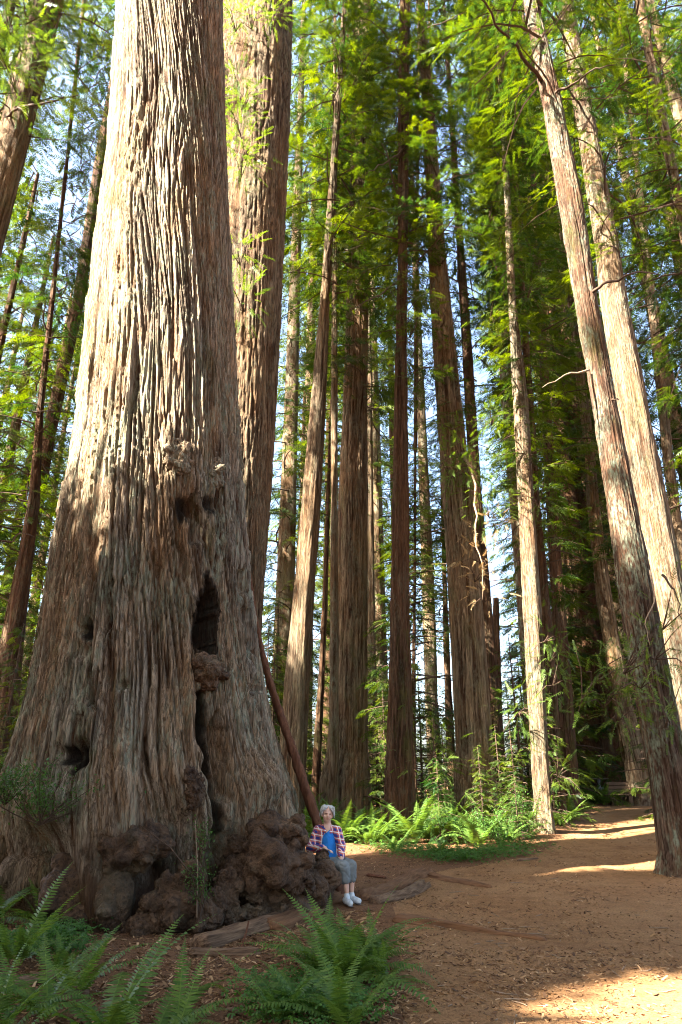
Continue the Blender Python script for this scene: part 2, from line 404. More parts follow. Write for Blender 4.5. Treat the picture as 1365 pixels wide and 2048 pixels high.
def crown_layout(seed, H, Rf, nb, ns, size=1.0, bare=.18, droop=.35, up0=(-8, 22), low=0.0):
    """branch curves and spray frames of one conifer crown with its foot at the origin"""
    r = np.random.default_rng(seed); O, D_, U_, S_, T_ = [], [], [], [], []; wood = []
    for b in range(nb):
        q = (b + r.uniform(0, 1)) / nb; z = H * q; a = b * 2.39996 + r.uniform(-.5, .5)
        L = Rf(q) * r.uniform(.55, 1.15); e = R(r.uniform(*up0)); d = np.array([math.cos(a), math.sin(a), 0.0]); side = np.array([-d[1], d[0], 0])
        def P(t): 
            t = np.asarray(t)[..., None]
            return np.array([0, 0, z]) + d * (L * t) + np.array([0, 0, 1.0]) * (L * t * math.sin(e) - droop * L * t * t) + side * (.12 * L * np.sin(t * 3 + b))
        wood.append((P(np.linspace(0, .92, 5)), .012 + .010 * L))
        if r.uniform() < .14: wood[-1] = (P(np.linspace(0, 1.0, 6)), .012 + .012 * L); continue
        n = max(4, int(ns * (L / Rf(.3)) * r.uniform(.6, 1.3))); t = bare + (1 - bare) * r.uniform(0, 1, n) ** .8
        sg = np.where(r.uniform(0, 1, n) < .5, -1, 1); lat = sg * r.uniform(0, 1, n) * (.10 + .42 * (1 - t)) * L * .62
        o = P(t) + side * lat[:, None] + np.array([0, 0, -1.0]) * (np.abs(lat) * .22)[:, None] + r.normal(0, .07 * size, (n, 3))
        X_ = d * .55 + side * (sg * r.uniform(.2, 1.0, n))[:, None] + np.array([0, 0, -1.0]) * r.uniform(.05, .65, n)[:, None]
        u = np.array([0, 0, 1.0]) + r.normal(0, .38, (n, 3))
        tb = r.uniform(.0, 1.0) ** 1.5 * .8
        O.append(o); D_.append(X_); U_.append(u); S_.append(size * r.uniform(.65, 1.25, n)); T_.append(np.clip(tb + r.normal(0, .16, n) + .15 * (t - .5), 0, 1))
    return np.vstack(O), np.vstack(D_), np.vstack(U_), np.concatenate(S_), np.concatenate(T_), wood
def crown_mesh(name, lay, tm, r, wood_k=4, off=(0, 0, 0)):
    O, D_, U_, S_, T_, wood = lay
    V, T, a = sprays(O, D_, U_, S_, T_, tm, r)
    w = MB()
    for pts, rad in wood: w.tube(pts, np.linspace(rad, rad * .3, len(pts)), wood_k, cap=False)
    if wood:
        WV = np.vstack(w.V); WQ = np.vstack(w.Q)
        return mesh_np(name, np.vstack([V, WV]) - np.asarray(off, float), [T, WQ + len(V)], {'tint': np.concatenate([a, np.zeros(len(WV))])}, midx=np.concatenate([np.zeros(len(T)), np.ones(len(WQ))]))
    return mesh_np(name, V - np.asarray(off, float), T, {'tint': a})
rr_ = np.random.default_rng(21)
CROWNS = {}
for k in range(5):      # tall open crowns, 34 m long
    CROWNS['tall%d' % k] = crown_mesh('tall_crown', crown_layout(40 + k, 34, lambda q: 3.6 * (1.05 - .45 * q), 86, 46, 1.05), SP_MID, rr_)
SP_NEAR = [spray_template(9, .5, .13, .032, q) for q in (11, 12)]
CROWNS['tallf'] = crown_mesh('fine_crown', crown_layout(55, 34, lambda q: 3.6 * (1.05 - .45 * q), 86, 50, 1.0), SP_NEAR, rr_)
for k in range(2):      # slim, clothed close to the trunk
    CROWNS['slim%d' % k] = crown_mesh('slim_crown', crown_layout(60 + k, 22, lambda q: 1.75 * (1.0 - .35 * q), 120, 26, .75, .08), SP_MID, rr_)
for k in range(3):      # young conifers
    CROWNS['young%d' % k] = crown_mesh('young_crown', crown_layout(70 + k, 6.5, lambda q: 1.9 * (1.03 - q) + .12, 70, 26, .55, .08, .15, (-15, 15)), SP_MID, rr_)
for k in range(2):      # small lacy sprouts near the eye
    CROWNS['small%d' % k] = crown_mesh('small_crown', crown_layout(80 + k, 2.6, lambda q: .95 * (1.05 - q) + .08, 42, 26, .62, .05, .15, (-10, 20)), SP_FINE, rr_)
def add_crown(root, key, z0, s, rot, base, xy=None, m=None, name='crown', label=None):
    o = link(name, CROWNS[key], [m or LEAF, TWIG], root); o['kind'] = 'stuff'
    x, y = xy if xy is not None else (0, 0)
    o.location = (float(x), float(y), float(z0)); o.rotation_euler = (0, 0, rot)
    o.scale = (s, s, s) if not isinstance(s, tuple) else s
    if label: o['label'] = label
    return o

def tree(label, rows, D, bark, crowns, ncol=48, top=None, dz=.25, amp=.05, k=1.0, seed=0.0, flare=.22, name='redwood_tree', group=None, depth=1.0, twist=.02, taper=.006):
    ol = outline(rows, D); ax = axis_fn(ol, taper); zbase = ol[0, 0]
    x0 = float(ax(0.3)[0]); zg = float(ground_z(x0, D)); top = top or min(75, 1.65 * D + 14)
    zs = np.concatenate([np.arange(zg - .3, zg + 4, dz * .6), np.arange(zg + 4, 1.65 * D + 4, dz), np.arange(1.65 * D + 4, top, 1.5)]) if top > 1.65 * D + 4 else np.concatenate([np.arange(zg - .3, zg + 4, dz * .6), np.arange(zg + 4, top, dz)])
    V, rel, PH, ZZ = trunk_grid(ax, D, np.linspace(-math.pi, math.pi, ncol, endpoint=False), zs, amp=amp, k=k, seed=seed, flare=flare, zg=zg, depth=depth, twist=twist)
    base = np.array([x0, D, zg]); nr = len(zs)
    root = empty(name, base, label, 'tree', group)
    link('trunk', mesh_np('trunk', V.reshape(-1, 3) - base, grid_faces(nr, ncol), {'relief': rel.ravel()}, smooth=True), bark, root)
    for q, (key, z0, s) in enumerate(crowns):
        H = {'t': 34, 's': 22, 'y': 6.5}[key[0]]
        xc = float(ax(z0 + H * .3)[0]) - x0
        add_crown(root, key, z0 - zg, s, seed * 2.7 + q * 1.9, base, (xc, 0))
    root['_x'] = x0
    return root, ax, base

# ================================================================== the great redwood
MD = 11.3
main_rows = [(-300, 262, 438), (0, 232, 446), (300, 212, 454), (500, 184, 463), (700, 163, 473), (900, 140, 484), (1000, 119, 491), (1100, 99, 499), (1200, 84, 508),
             (1300, 68, 520), (1400, 48, 536), (1500, 16, 562), (1550, 0, 578), (1600, -8, 598), (1650, -12, 612), (1700, -10, 605), (1800, 0, 590), (1900, 0, 580)]
main_ol = outline(main_rows, MD); main_ax = axis_fn(main_ol, .055)
phi = np.concatenate([np.linspace(-R(108), R(108), 470, endpoint=False), np.linspace(R(108), R(252), 60, endpoint=False)])
zs = np.concatenate([np.arange(-.3, 4, .03), np.arange(4, 10, .05), np.arange(10, 22, .08), np.arange(22, 60, .8)])
PH, ZZ = np.meshgrid(phi, zs); xc, r0 = main_ax(ZZ)
low = sm(2.6, .2, ZZ)
depth = 1.0 - .20 * low
# undisplaced front and its place in the picture, used only to set hollows and swellings where the real tree has them
Vu = np.stack([xc + r0 * np.sin(PH), MD - depth * r0 * np.cos(PH), ZZ], -1); U_, V_ = proj(Vu)
front = np.cos(PH) > .02
lob = (.16 * np.cos(PH * 5 + .5) + .10 * np.cos(PH * 9 + 1.3) + .06 * np.cos(PH * 14 + .4)) * sm(1.9, .15, ZZ) + .035 * np.cos(PH * 6 + .9 + ZZ * .12) + .02 * np.cos(PH * 11 + ZZ * .2)
r = r0 * (1 + lob * (.35 + .65 * front * np.clip(np.cos(PH) * 1.6, 0, 1)))
tw = PH + .036 * np.clip(ZZ - 3, 0, 40) + .02 * np.sin(ZZ * 1.1 + PH * 2)
rmap = np.minimum(r0, float(main_ax(4.0)[1])); rel = bark_field(rmap * np.sin(tw), rmap * np.cos(tw), ZZ)
amp = .075 + .11 * sm(.4, 2.6, ZZ) - .065 * sm(5, 11, ZZ)
smooth_low = sm(1.5, .4, ZZ)
fine_rel = bark_field(rmap * np.sin(PH) * 1.0 + 40, rmap * np.cos(PH), ZZ, 1.35)
rel = rel * (1 - .65 * smooth_low) + fine_rel * .65 * smooth_low
disp = amp * (rel - .6)
wu = U_ + 9 * perlin(U_ * .03, V_ * .03, .7) * 2; wv = V_ + 12 * perlin(U_ * .03, V_ * .03, 5.7) * 2
def blob(u, v, ru, rv, pw=1.0): return np.exp(-(((wu - u) / ru) ** 2 + ((wv - v) / rv) ** 2) ** pw) * front
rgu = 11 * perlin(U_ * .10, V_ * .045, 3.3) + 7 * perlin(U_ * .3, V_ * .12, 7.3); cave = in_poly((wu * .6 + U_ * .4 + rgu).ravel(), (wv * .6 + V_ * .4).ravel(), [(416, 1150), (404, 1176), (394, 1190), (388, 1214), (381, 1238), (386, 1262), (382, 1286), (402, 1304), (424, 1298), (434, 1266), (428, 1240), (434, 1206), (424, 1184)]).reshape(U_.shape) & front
hollow_shade = cave * .85; disp = disp - 1.2 * cave  # shade inside hollow, cleft and deeper holes is painted into the bark colour
def cleft(pts, w, d):
    out = np.zeros_like(U_)
    for (a, b), (c, e) in zip(pts[:-1], pts[1:]):
        t = np.clip(((wu - a) * (c - a) + (wv - b) * (e - b)) / ((c - a) ** 2 + (e - b) ** 2), 0, 1)
        dd = np.hypot(wu - a - t * (c - a), wv - b - t * (e - b)); out = np.maximum(out, np.exp(-(dd / w) ** 4))
    return d * out * front
c_1 = cleft([(392, 1390), (400, 1450), (412, 1520), (428, 1600), (446, 1665)], 13, 1.0); disp -= .75 * c_1; hollow_shade = np.maximum(hollow_shade, .8 * sm(.5, .95, c_1))
disp += cleft([(432, 1440), (436, 1500), (447, 1590)], 12, -.35)
disp += cleft([(155, 1335), (157, 1420)], 6, -.22) + cleft([(497, 1150), (508, 1260), (520, 1380)], 9, -.25)
disp += cleft([(335, 1000), (352, 1080), (372, 1150)], 6, -.12) + cleft([(380, 1000), (395, 1080)], 14, -.22)
disp += cleft([(268, 1480), (280, 1560)], 5, -.12)
for u, v, ru, rv, d in [(147, 1255, 11, 14, -.28), (197, 1248, 10, 22, -.16), (211, 1172, 7, 10, -.14), (131, 1512, 17, 22, -.45), (97, 1505, 14, 12, -.35), (112, 1530, 9, 14, -.3), (300, 1108, 7, 14, -.15),
                        (305, 1135, 8, 10, -.15), (422, 1003, 14, 18, -.2), (365, 1012, 20, 22, -.2), (232, 1375, 10, 9, -.15), (140, 1300, 20, 14, -.12), (275, 1520, 7, 20, -.12),
                        (522, 1565, 32, 50, .28), (300, 1770, 62, 95, .40), (215, 1560, 60, 70, .12), (345, 1560, 45, 90, .15), (480, 1750, 26, 70, .35), (60, 1620, 60, 50, .25),
                        (262, 1745, 52, 50, -.55), (545, 1800, 55, 40, -.7), (455, 1700, 26, 40, -.45), (190, 1700, 22, 40, -.15), (370, 1400, 18, 60, .10)]:
    disp += d * blob(u, v, ru, rv)
    if d <= -.2 and v < 1600: hollow_shade = np.maximum(hollow_shade, .9 * sm(.45, .9, blob(u, v, ru, rv)))
rr = r + disp
Vm = np.stack([xc + rr * np.sin(PH), MD - depth * rr * np.cos(PH), ZZ], -1)
mu, mv = proj(Vm); kl = mu.argmin(1); kr = mu.argmax(1); ri = np.arange(len(zs)); mr = np.array(main_rows, float)
tl = np.interp(mv[ri, kl], mr[:, 0], mr[:, 1]); trt = np.interp(mv[ri, kr], mr[:, 0], mr[:, 2]); kk = np.ones(31) / 31
sm_ = lambda q: np.convolve(np.pad(q, 15, mode='edge'), kk, 'valid')
eL = sm_(np.clip(tl - mu[ri, kl], -80, 80)); eR = sm_(np.clip(trt - mu[ri, kr], -80, 80)); vis = (zs < 21)
fr_ = (mu - mu[ri, kl][:, None]) / (mu[ri, kr] - mu[ri, kl])[:, None]
dep_ = Vm[..., 1] * cp + (Vm[..., 2] - CAMZ) * sp
Vm[..., 0] += np.where(vis[:, None], (eL[:, None] * (1 - fr_) + eR[:, None] * fr_) * dep_ / FPX, 0) + np.where(vis[:, None], 0, ((eL + eR)[vis][-1] / 2) * dep_[vis].mean(1)[-1] / FPX)
MB0 = np.array([float(main_ax(.2)[0]), MD, float(ground_z(main_ax(.2)[0], MD))])
main = empty('redwood_tree', MB0, 'giant redwood with furrowed grey-brown bark, a dark hollow and burls at its foot', 'tree')
def grow(a):
    for sft in ((0, 1), (0, -1), (1, 0), (-1, 0), (0, 1), (0, -1), (1, 0), (-1, 0)): a = np.maximum(a, np.roll(a, sft, (0, 1)))
    return a
relm = np.clip(rel - .6 * cave, 0, 1)
tr = link('trunk', mesh_np('trunk', Vm.reshape(-1, 3) - MB0, grid_faces(len(zs), len(phi)), {'relief': relm.ravel(), 'hollow_shade': np.clip(grow(hollow_shade), 0, 1).ravel(), 'worn': (sm(1.05, .35, ZZ + .5 * perlin(Vm[..., 0] * 1.3, Vm[..., 1] * 1.3, ZZ * 1.3) + .25 * perlin(Vm[..., 0] * 5, Vm[..., 1] * 5, ZZ * 4))).ravel()}, smooth=True), BARK_MAIN, main)
UU, VV = proj(Vm); fm = np.cos(PH) > 0.0
def on_trunk(u, v):
    d = np.where(fm, (UU - u) ** 2 + (VV - v) ** 2, 1e9); k = np.unravel_index(np.argmin(d), d.shape); return Vm[k].copy()

# lumps fused to one skin
_ico = {}
def ico(sub):
    if sub not in _ico:
        bm = bmesh.new(); bmesh.ops.create_icosphere(bm, subdivisions=sub, radius=1.0)
        bm.verts.ensure_lookup_table(); _ico[sub] = (np.array([v.co[:] for v in bm.verts]), np.array([[w.index for w in f.verts] for f in bm.faces])); bm.free()
    return _ico[sub]
def fuse(name, balls, voxel, smooth_it=2, rough=0.0, rscale=8.0, dec=None):
    """balls: (centre, radii, rotation or None) -> one remeshed surface"""
    iv, it = ico(2); b = MB()
    for c, rad, *M in balls:
        V = iv * np.asarray(rad, float)
        if M and M[0] is not None: V = V @ np.asarray(M[0]).T
        b.add(V + np.asarray(c, float), T=it)
    o = bpy.data.objects.new('tmp', b.mesh('tmp')); COL.objects.link(o)
    md = o.modifiers.new('r', 'REMESH'); md.mode = 'VOXEL'; md.voxel_size = voxel; md.use_smooth_shade = True
    if smooth_it: s = o.modifiers.new('s', 'SMOOTH'); s.iterations = smooth_it; s.factor = .5
    dg = bpy.context.evaluated_depsgraph_get(); me = bpy.data.meshes.new_from_object(o.evaluated_get(dg)); me.name = name
    old = o.data; bpy.data.objects.remove(o); bpy.data.meshes.remove(old)
    n = len(me.vertices); co = np.empty(n * 3, np.float32); me.vertices.foreach_get('co', co); co = co.reshape(-1, 3)
    if rough:
        nn = np.empty(n * 3, np.float32); me.vertices.foreach_get('normal', nn); nn = nn.reshape(-1, 3)
        h = perlin(co[:, 0] * rscale, co[:, 1] * rscale, co[:, 2] * rscale) + .5 * perlin(co[:, 0] * rscale * 2.3, co[:, 1] * rscale * 2.3, co[:, 2] * rscale * 2.3)
        h2 = 1 - np.clip(np.abs(perlin(co[:, 0] * rscale * .8 + 9, co[:, 1] * rscale * .8, co[:, 2] * rscale * .8)) / .12, 0, 1)
        me.vertices.foreach_set('co', (co + nn * (rough * (h - .9 * h2))[:, None]).astype(np.float32).ravel())
    me.polygons.foreach_set('use_smooth', np.ones(len(me.polygons), bool))
    a = me.attributes.new('relief', 'FLOAT', 'POINT'); a.data.foreach_set('value', np.full(n, .55, np.float32))
    me.update(); return me
def burl(root, c, rad, knobs, seed, base, voxel=None, m=None, ks=(.16, .48), rough=.03, fr=(0, -1, .1)):
    r = np.random.default_rng(seed); rad = np.asarray(rad, float); balls = [(c, rad)]; fr = np.asarray(fr, float) / np.linalg.norm(fr)
    while len(balls) < knobs + 1:
        d = norm(r.normal(size=3))
        if d @ fr < -.1: continue
        s = rad.mean() * r.uniform(*ks); balls.append((c + d * rad * r.uniform(.85, 1.12), s * r.uniform(.75, 1.3, 3)))
    me = fuse('burl', balls, voxel or rad.mean() / 14.5, 2, rough, 3.2 / rad.mean())
    me.transform(Matrix.Translation(Vector(-base)))
    return link('burl', me, m or BURL, root)
def B(u, v, back=.0): p = on_trunk(u, v); return p + np.array([0, back, 0])
burl(main, B(350, 912, .20), (.25, .24, .34), 26, 1, MB0, m=BARK_MAIN, ks=(.15, .42), rough=.04)
burl(main, B(424, 945, .18), (.16, .2, .28), 16, 2, MB0, m=BARK_MAIN, ks=(.15, .42), rough=.04)
burl(main, B(404, 1340, .15), (.28, .26, .24), 26, 3, MB0)
burl(main, B(374, 1408, .1), (.10, .14, .22), 9, 4, MB0)
burl(main, B(388, 1580, .06), (.14, .16, .26), 12, 5, MB0)
burl(main, at(268, 1692, 9.35), (.42, .42, .24), 44, 6, MB0, ks=(.14, .34))
burl(main, at(228, 1800, 9.15), (.25, .25, .40), 3, 7, MB0, rough=.015)
burl(main, at(362, 1805, 9.15), (.30, .28, .34), 16, 8, MB0)
burl(main, at(556, 1672, 10.0), (.40, .42, .24), 10, 9, MB0, rough=.03)
burl(main, at(545, 1722, 9.75), (.42, .36, .26), 30, 10, MB0, ks=(.2, .5), rough=.022)
burl(main, at(598, 1752, 10.3), (.30, .30, .15), 20, 11, MB0, ks=(.22, .5))
burl(main, at(500, 1742, 9.9), (.24, .3, .28), 16, 12, MB0)
burl(main, at(548, 1790, 10.2), (.55, .5, .30), 22, 13, MB0)
burl(main, at(625, 1776, 10.5), (.32, .4, .34), 14, 14, MB0, rough=.02)
burl(main, at(560, 1832, 9.95), (.26, .24, .16), 12, 15, MB0)
burl(main, at(642, 1722, 10.55), (.13, .2, .11), 9, 16, MB0, rough=.015)
for q, (u, v, Y, a, b, n) in enumerate([(205, 1712, 9.55, .20, .16, 12), (300, 1700, 9.2, .17, .15, 12), (175, 1830, 9.3, .30, .22, 10), (290, 1850, 9.05, .22, .14, 8), (410, 1830, 9.2, .24, .2, 12), (450, 1800, 9.5, .18, .3, 8), (480, 1700, 10.0, .16, .14, 10), (515, 1770, 9.7, .2, .17, 12), (585, 1765, 9.9, .24, .16, 12), (580, 1692, 10.2, .2, .14, 8), (500, 1830, 9.7, .2, .12, 8), (600, 1822, 10.1, .24, .14, 10), (640, 1760, 10.4, .16, .2, 8)]):
    burl(main, at(u, v, Y), (a, a, b), n, 60 + q, MB0, ks=(.2, .5), rough=.03)
burl(main, at(160, 1790, 9.5), (.42, .4, .55), 10, 17, MB0, rough=.02)
rt = np.random.default_rng(15); rb = [(at(u, v, Y), (a, .5, b)) for u, v, Y, a, b in [(60, 1650, 11.0, .75, .42), (110, 1610, 11.1, .6, .5), (0, 1690, 10.9, .8, .4), (-60, 1720, 10.9, .8, .4), (130, 1700, 10.6, .5, .6), (80, 1760, 10.4, .6, .5)]]
me = fuse('root', rb, .035, 3, .07, 1.8); me.transform(Matrix.Translation(Vector(-MB0))); link('root', me, BARK_A, main)
add_crown(main, 'tall0', 38 - MB0[2], 1.0, .4, MB0, (float(main_ax(34)[0]) - MB0[0], 0))

# ================================================================== the other redwoods
T = {}
def tt(key, *a, **k): T[key] = tree(*a, **k)
tt('twin', 'large sunlit redwood trunk close behind the giant tree with leafy sprouts', [(0, 446, 587), (300, 440, 577), (600, 425, 562), (900, 418, 546), (1100, 412, 532), (1300, 405, 520), (1550, 395, 515)], 17.5, BARK_A, [('tall1', 33, 1.0)], 200, dz=.09, amp=.12, k=1.15, seed=1.3, twist=.03, taper=.04)
tt('l1', 'grey trunk in the upper corner beside the giant redwood, behind near foliage', [(-150, 98, 160), (0, 74, 126), (250, 6, 64), (420, -42, 22), (800, -150, -80)], 17.0, BARK_A, [('tallf', 22, 1.0)], 64, amp=.07, seed=2.1)
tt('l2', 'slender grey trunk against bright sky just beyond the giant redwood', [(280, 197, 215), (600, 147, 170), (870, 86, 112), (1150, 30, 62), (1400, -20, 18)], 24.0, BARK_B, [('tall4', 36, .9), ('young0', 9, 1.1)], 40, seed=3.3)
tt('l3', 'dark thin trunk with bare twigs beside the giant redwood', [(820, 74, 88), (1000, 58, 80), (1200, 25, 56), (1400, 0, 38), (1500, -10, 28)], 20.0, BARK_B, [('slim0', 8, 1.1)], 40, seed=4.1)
tt('a1', 'curving trunk with sun patches just past the leaning dead pole', [(400, 655, 672), (600, 640, 660), (800, 622, 653), (1000, 604, 643), (1200, 586, 630), (1350, 572, 622), (1520, 556, 614)], 23.0, BARK_A, [('tall1', 20, .9)], 64, dz=.16, amp=.08, seed=5.2, twist=-.03)
tt('a2', 'very slim dark trunk between the curving trunk and the broad ribbed one', [(1000, 652, 660), (1200, 645, 656), (1400, 634, 648), (1540, 624, 642)], 27.0, BARK_B, [('slim1', 12, 1.0)], 24, seed=5.9)
tt('b1', 'broad straight redwood with evenly ribbed bark standing in ferns', [(100, 706, 742), (400, 699, 738), (700, 690, 735), (1000, 676, 735), (1250, 668, 735), (1400, 662, 735), (1500, 654, 736), (1560, 640, 742)], 25.0, BARK_A, [('tall3', 24, 1.0), ('slim0', 16, 1.1)], 110, dz=.14, amp=.09, k=.95, seed=6.4, flare=.1)
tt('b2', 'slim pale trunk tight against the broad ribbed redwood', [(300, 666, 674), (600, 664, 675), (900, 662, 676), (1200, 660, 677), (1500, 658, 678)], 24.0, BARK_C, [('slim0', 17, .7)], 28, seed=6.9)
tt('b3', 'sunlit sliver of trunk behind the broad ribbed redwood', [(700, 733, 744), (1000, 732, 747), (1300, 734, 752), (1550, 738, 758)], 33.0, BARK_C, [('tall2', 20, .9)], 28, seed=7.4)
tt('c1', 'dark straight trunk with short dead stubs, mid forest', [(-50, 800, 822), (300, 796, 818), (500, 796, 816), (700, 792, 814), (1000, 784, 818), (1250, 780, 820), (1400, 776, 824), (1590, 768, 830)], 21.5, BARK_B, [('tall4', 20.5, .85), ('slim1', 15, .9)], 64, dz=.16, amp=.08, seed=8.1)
tt('c2', 'thin black stem beside the dark straight trunk', [(900, 829, 833), (1200, 826, 833), (1500, 820, 832)], 24.0, BARK_B, [('young1', 3.5, 1.25), ('young2', 7, 1.1)], 16, seed=8.5)
tt('d1', 'tall redwood with broad fluted base in the middle of the forest', [(0, 832, 850), (200, 845, 868), (500, 857, 892), (700, 867, 912), (1000, 886, 945), (1200, 898, 964), (1350, 906, 975), (1480, 912, 985), (1560, 908, 992)], 22.5, BARK_A, [('tall0', 21, .85), ('young0', 13.5, .9)], 96, dz=.14, amp=.09, seed=9.3, flare=.15)
tt('d2', 'dark trunk close behind the fluted redwood', [(700, 925, 945), (1000, 940, 965), (1250, 955, 988), (1400, 965, 1000), (1550, 970, 1010)], 25.5, BARK_B, [('tall1', 17, .9)], 48, seed=9.9)
tt('d3', 'narrow forked pole against bright sky past the fluted redwood', [(1060, 984, 992), (1200, 986, 998), (1450, 990, 1006)], 30.0, BARK_B, [], 20, seed=10.3, top=9.5)
tt('e1', 'slim leaning sunlit trunk with pale lichened bark beside the trail', [(0, 988, 999), (200, 999, 1010), (400, 1009, 1022), (600, 1016, 1032), (800, 1027, 1056), (1000, 1037, 1068), (1200, 1046, 1082), (1350, 1053, 1090), (1500, 1062, 1096), (1600, 1068, 1103), (1675, 1066, 1112)], 20.8, BARK_C, [('slim0', 11.5, .85), ('slim1', 24, 1.0)], 64, dz=.13, amp=.05, k=1.3, seed=11.1, flare=.12)
tt('e2', 'brown trunk hidden close behind the slim sunlit trunk', [(800, 1052, 1068), (1000, 1062, 1080), (1200, 1076, 1100), (1400, 1088, 1116), (1550, 1094, 1126)], 24.0, BARK_B, [('slim1', 8, 1.1), ('tall3', 19, .8)], 48, seed=11.8)
tt('f1', 'mossy trunk rising into bright sky behind sunlit foliage', [(0, 947, 975), (250, 965, 990), (470, 981, 1008), (800, 1004, 1034), (1200, 1034, 1068), (1500, 1055, 1092)], 30.0, BARK_D, [('slim0', 24, 1.2), ('tall4', 46, 1.0)], 48, seed=12.6)
tt('g1', 'leaning lichen-streaked trunk at the trail edge with root flare', [(-150, 1022, 1050), (0, 1046, 1075), (200, 1084, 1121), (400, 1117, 1163), (600, 1150, 1192), (800, 1184, 1230), (1000, 1214, 1268), (1150, 1234, 1300), (1300, 1256, 1328), (1450, 1283, 1358), (1600, 1308, 1390), (1700, 1322, 1412), (1760, 1318, 1432)], 14.5, BARK_D, [('tallf', 20.5, .9)], 130, dz=.09, amp=.06, k=1.35, seed=13.7, flare=.10)
tt('g2', 'pale trunk in full sun behind the leaning lichen-streaked one', [(500, 1192, 1236), (600, 1201, 1252), (800, 1234, 1290), (1000, 1268, 1330), (1200, 1305, 1372), (1400, 1340, 1416), (1550, 1364, 1446)], 17.3, BARK_C, [('tallf', 16.5, .85)], 110, dz=.12, amp=.05, seed=14.5)
tt('g3', 'dark leaning trunk with flared sunlit foot beside the bench', [(900, 1170, 1190), (1000, 1174, 1197), (1200, 1194, 1224), (1400, 1224, 1262), (1500, 1242, 1286), (1560, 1254, 1302), (1610, 1256, 1322)], 32.0, BARK_A, [('tall3', 22, 1.0), ('tall4', 11, .6)], 72, dz=.2, amp=.08, seed=15.4, flare=.3)
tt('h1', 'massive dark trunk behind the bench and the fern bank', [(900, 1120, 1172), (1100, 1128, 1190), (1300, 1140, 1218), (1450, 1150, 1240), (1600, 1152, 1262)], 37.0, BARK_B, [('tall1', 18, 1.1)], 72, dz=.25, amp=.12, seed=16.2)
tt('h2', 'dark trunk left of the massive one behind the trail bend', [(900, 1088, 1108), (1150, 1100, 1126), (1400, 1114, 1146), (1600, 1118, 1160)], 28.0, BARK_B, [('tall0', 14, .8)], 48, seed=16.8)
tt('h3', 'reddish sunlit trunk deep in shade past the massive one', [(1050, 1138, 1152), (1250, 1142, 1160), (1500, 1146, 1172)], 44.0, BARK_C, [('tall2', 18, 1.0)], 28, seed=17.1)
tt('i1', 'thin spotted trunk high among the bright foliage at the corner', [(-100, 1255, 1272), (50, 1280, 1296), (200, 1308, 1326), (350, 1338, 1356), (600, 1385, 1408)], 19.0, BARK_A, [('tallf', 15, .95), ('tall1', 5, .55)], 32, seed=18.3)
tt('i2', 'slender trunk half hidden in foliage at the frame edge', [(500, 1285, 1300), (650, 1300, 1318), (900, 1325, 1345), (1200, 1362, 1384)], 27.0, BARK_A, [('tall3', 12, 1.0)], 32, seed=18.8)
tt('j1', 'short reddish sunlit trunk glimpsed between the dark and the fluted trunks', [(1250, 846, 872), (1400, 850, 876), (1520, 855, 884)], 36.0, BARK_C, [('young0', 12, 1.5)], 40, seed=19.3)
tt('j2', 'thin blue-grey trunk in the bright gap of sky', [(900, 880, 889), (1150, 884, 894), (1350, 888, 902), (1530, 894, 912)], 38.0, BARK_B, [('young1', 9, 1.4), ('young2', 15, 1.3)], 24, seed=19.8)
# sunlit leafy fringe of the twin trunk and long dead limbs
def cluster(root, base, spots, r, m=LEAF_YOUNG, name='sprout', tm=SP_FINE, s0=.9, n=60, sig=.28):
    for (u, v, Y) in spots:
        c = at(u, v, Y); O = c + r.normal(0, 1, (n, 3)) * np.array([sig, sig * .8, sig]); d = norm(O - c + [0, -.15, 0]) + [0, 0, -.25]
        V, Tt, a = sprays(O, d, np.array([0, 0, 1.0]) + r.normal(0, .4, (n, 3)), s0 * r.uniform(.6, 1.2, n), np.clip(r.normal(.65, .2, n), 0, 1), tm, r)
        w = MB(); 
        for q in range(5): e = O[q]; w.tube([c + [0, .5, -.1], (c + e) / 2 + [0, .1, .05], e], [.018, .012, .005], 4, cap=False)
        WV = np.vstack(w.V); WQ = np.vstack(w.Q)
        o = link(name, mesh_np(name, np.vstack([V, WV]) - base, [Tt, WQ + len(V)], {'tint': np.concatenate([a, np.zeros(len(WV))])}, midx=np.concatenate([np.zeros(len(Tt)), np.ones(len(WQ))])), [m, TWIG], root); o['kind'] = 'stuff'
rc = np.random.default_rng(5)
cluster(T['twin'][0], T['twin'][2], [(468, 30, 15.6), (500, 25, 15.6), (545, 20, 15.4), (475, 150, 15.6), (488, 190, 15.6), (478, 240, 15.6), (488, 290, 15.6), (478, 325, 15.6), (476, 500, 15.6), (484, 595, 15.6)], rc, n=60, sig=.34)
cluster(T['l1'][0], T['l1'][2], [(10, 40, 14), (20, 150, 14.2), (0, 100, 13.6), (40, 10, 13.5), (150, 110, 17.5), (180, 20, 17.8)], rc, n=130, sig=.75, s0=1.2)
cluster(T['e1'][0], T['e1'][2], [(1045, 420, 20), (985, 420, 20), (1000, 520, 20.2), (1060, 580, 20.1), (985, 620, 20.2), (990, 830, 20), (1085, 1000, 20.2), (1098, 1270, 20), (1110, 1310, 20.1), (1040, 1420, 20), (1125, 1545, 20.3), (1115, 1360, 20.1)], rc, n=45, sig=.36, s0=.9)
cluster(T['g1'][0], T['g1'][2], [(1225, 1400, 13.8), (1265, 1330, 13.8), (1300, 1360, 13.6), (1180, 1380, 14.0), (1250, 1430, 13.8), (1330, 1300, 13.6), (1350, 1440, 13.4), (1200, 1350, 14), (1345, 1240, 13.6)], rc, n=26, sig=.30, s0=.85)
cluster(T['d1'][0], T['d1'][2], [(925, 900, 21.6), (945, 940, 21.5), (900, 930, 21.6), (965, 985, 21.4), (985, 1020, 21.4), (870, 1530, 21), (905, 940, 21.4)], rc, n=60, sig=.5, s0=1.0)
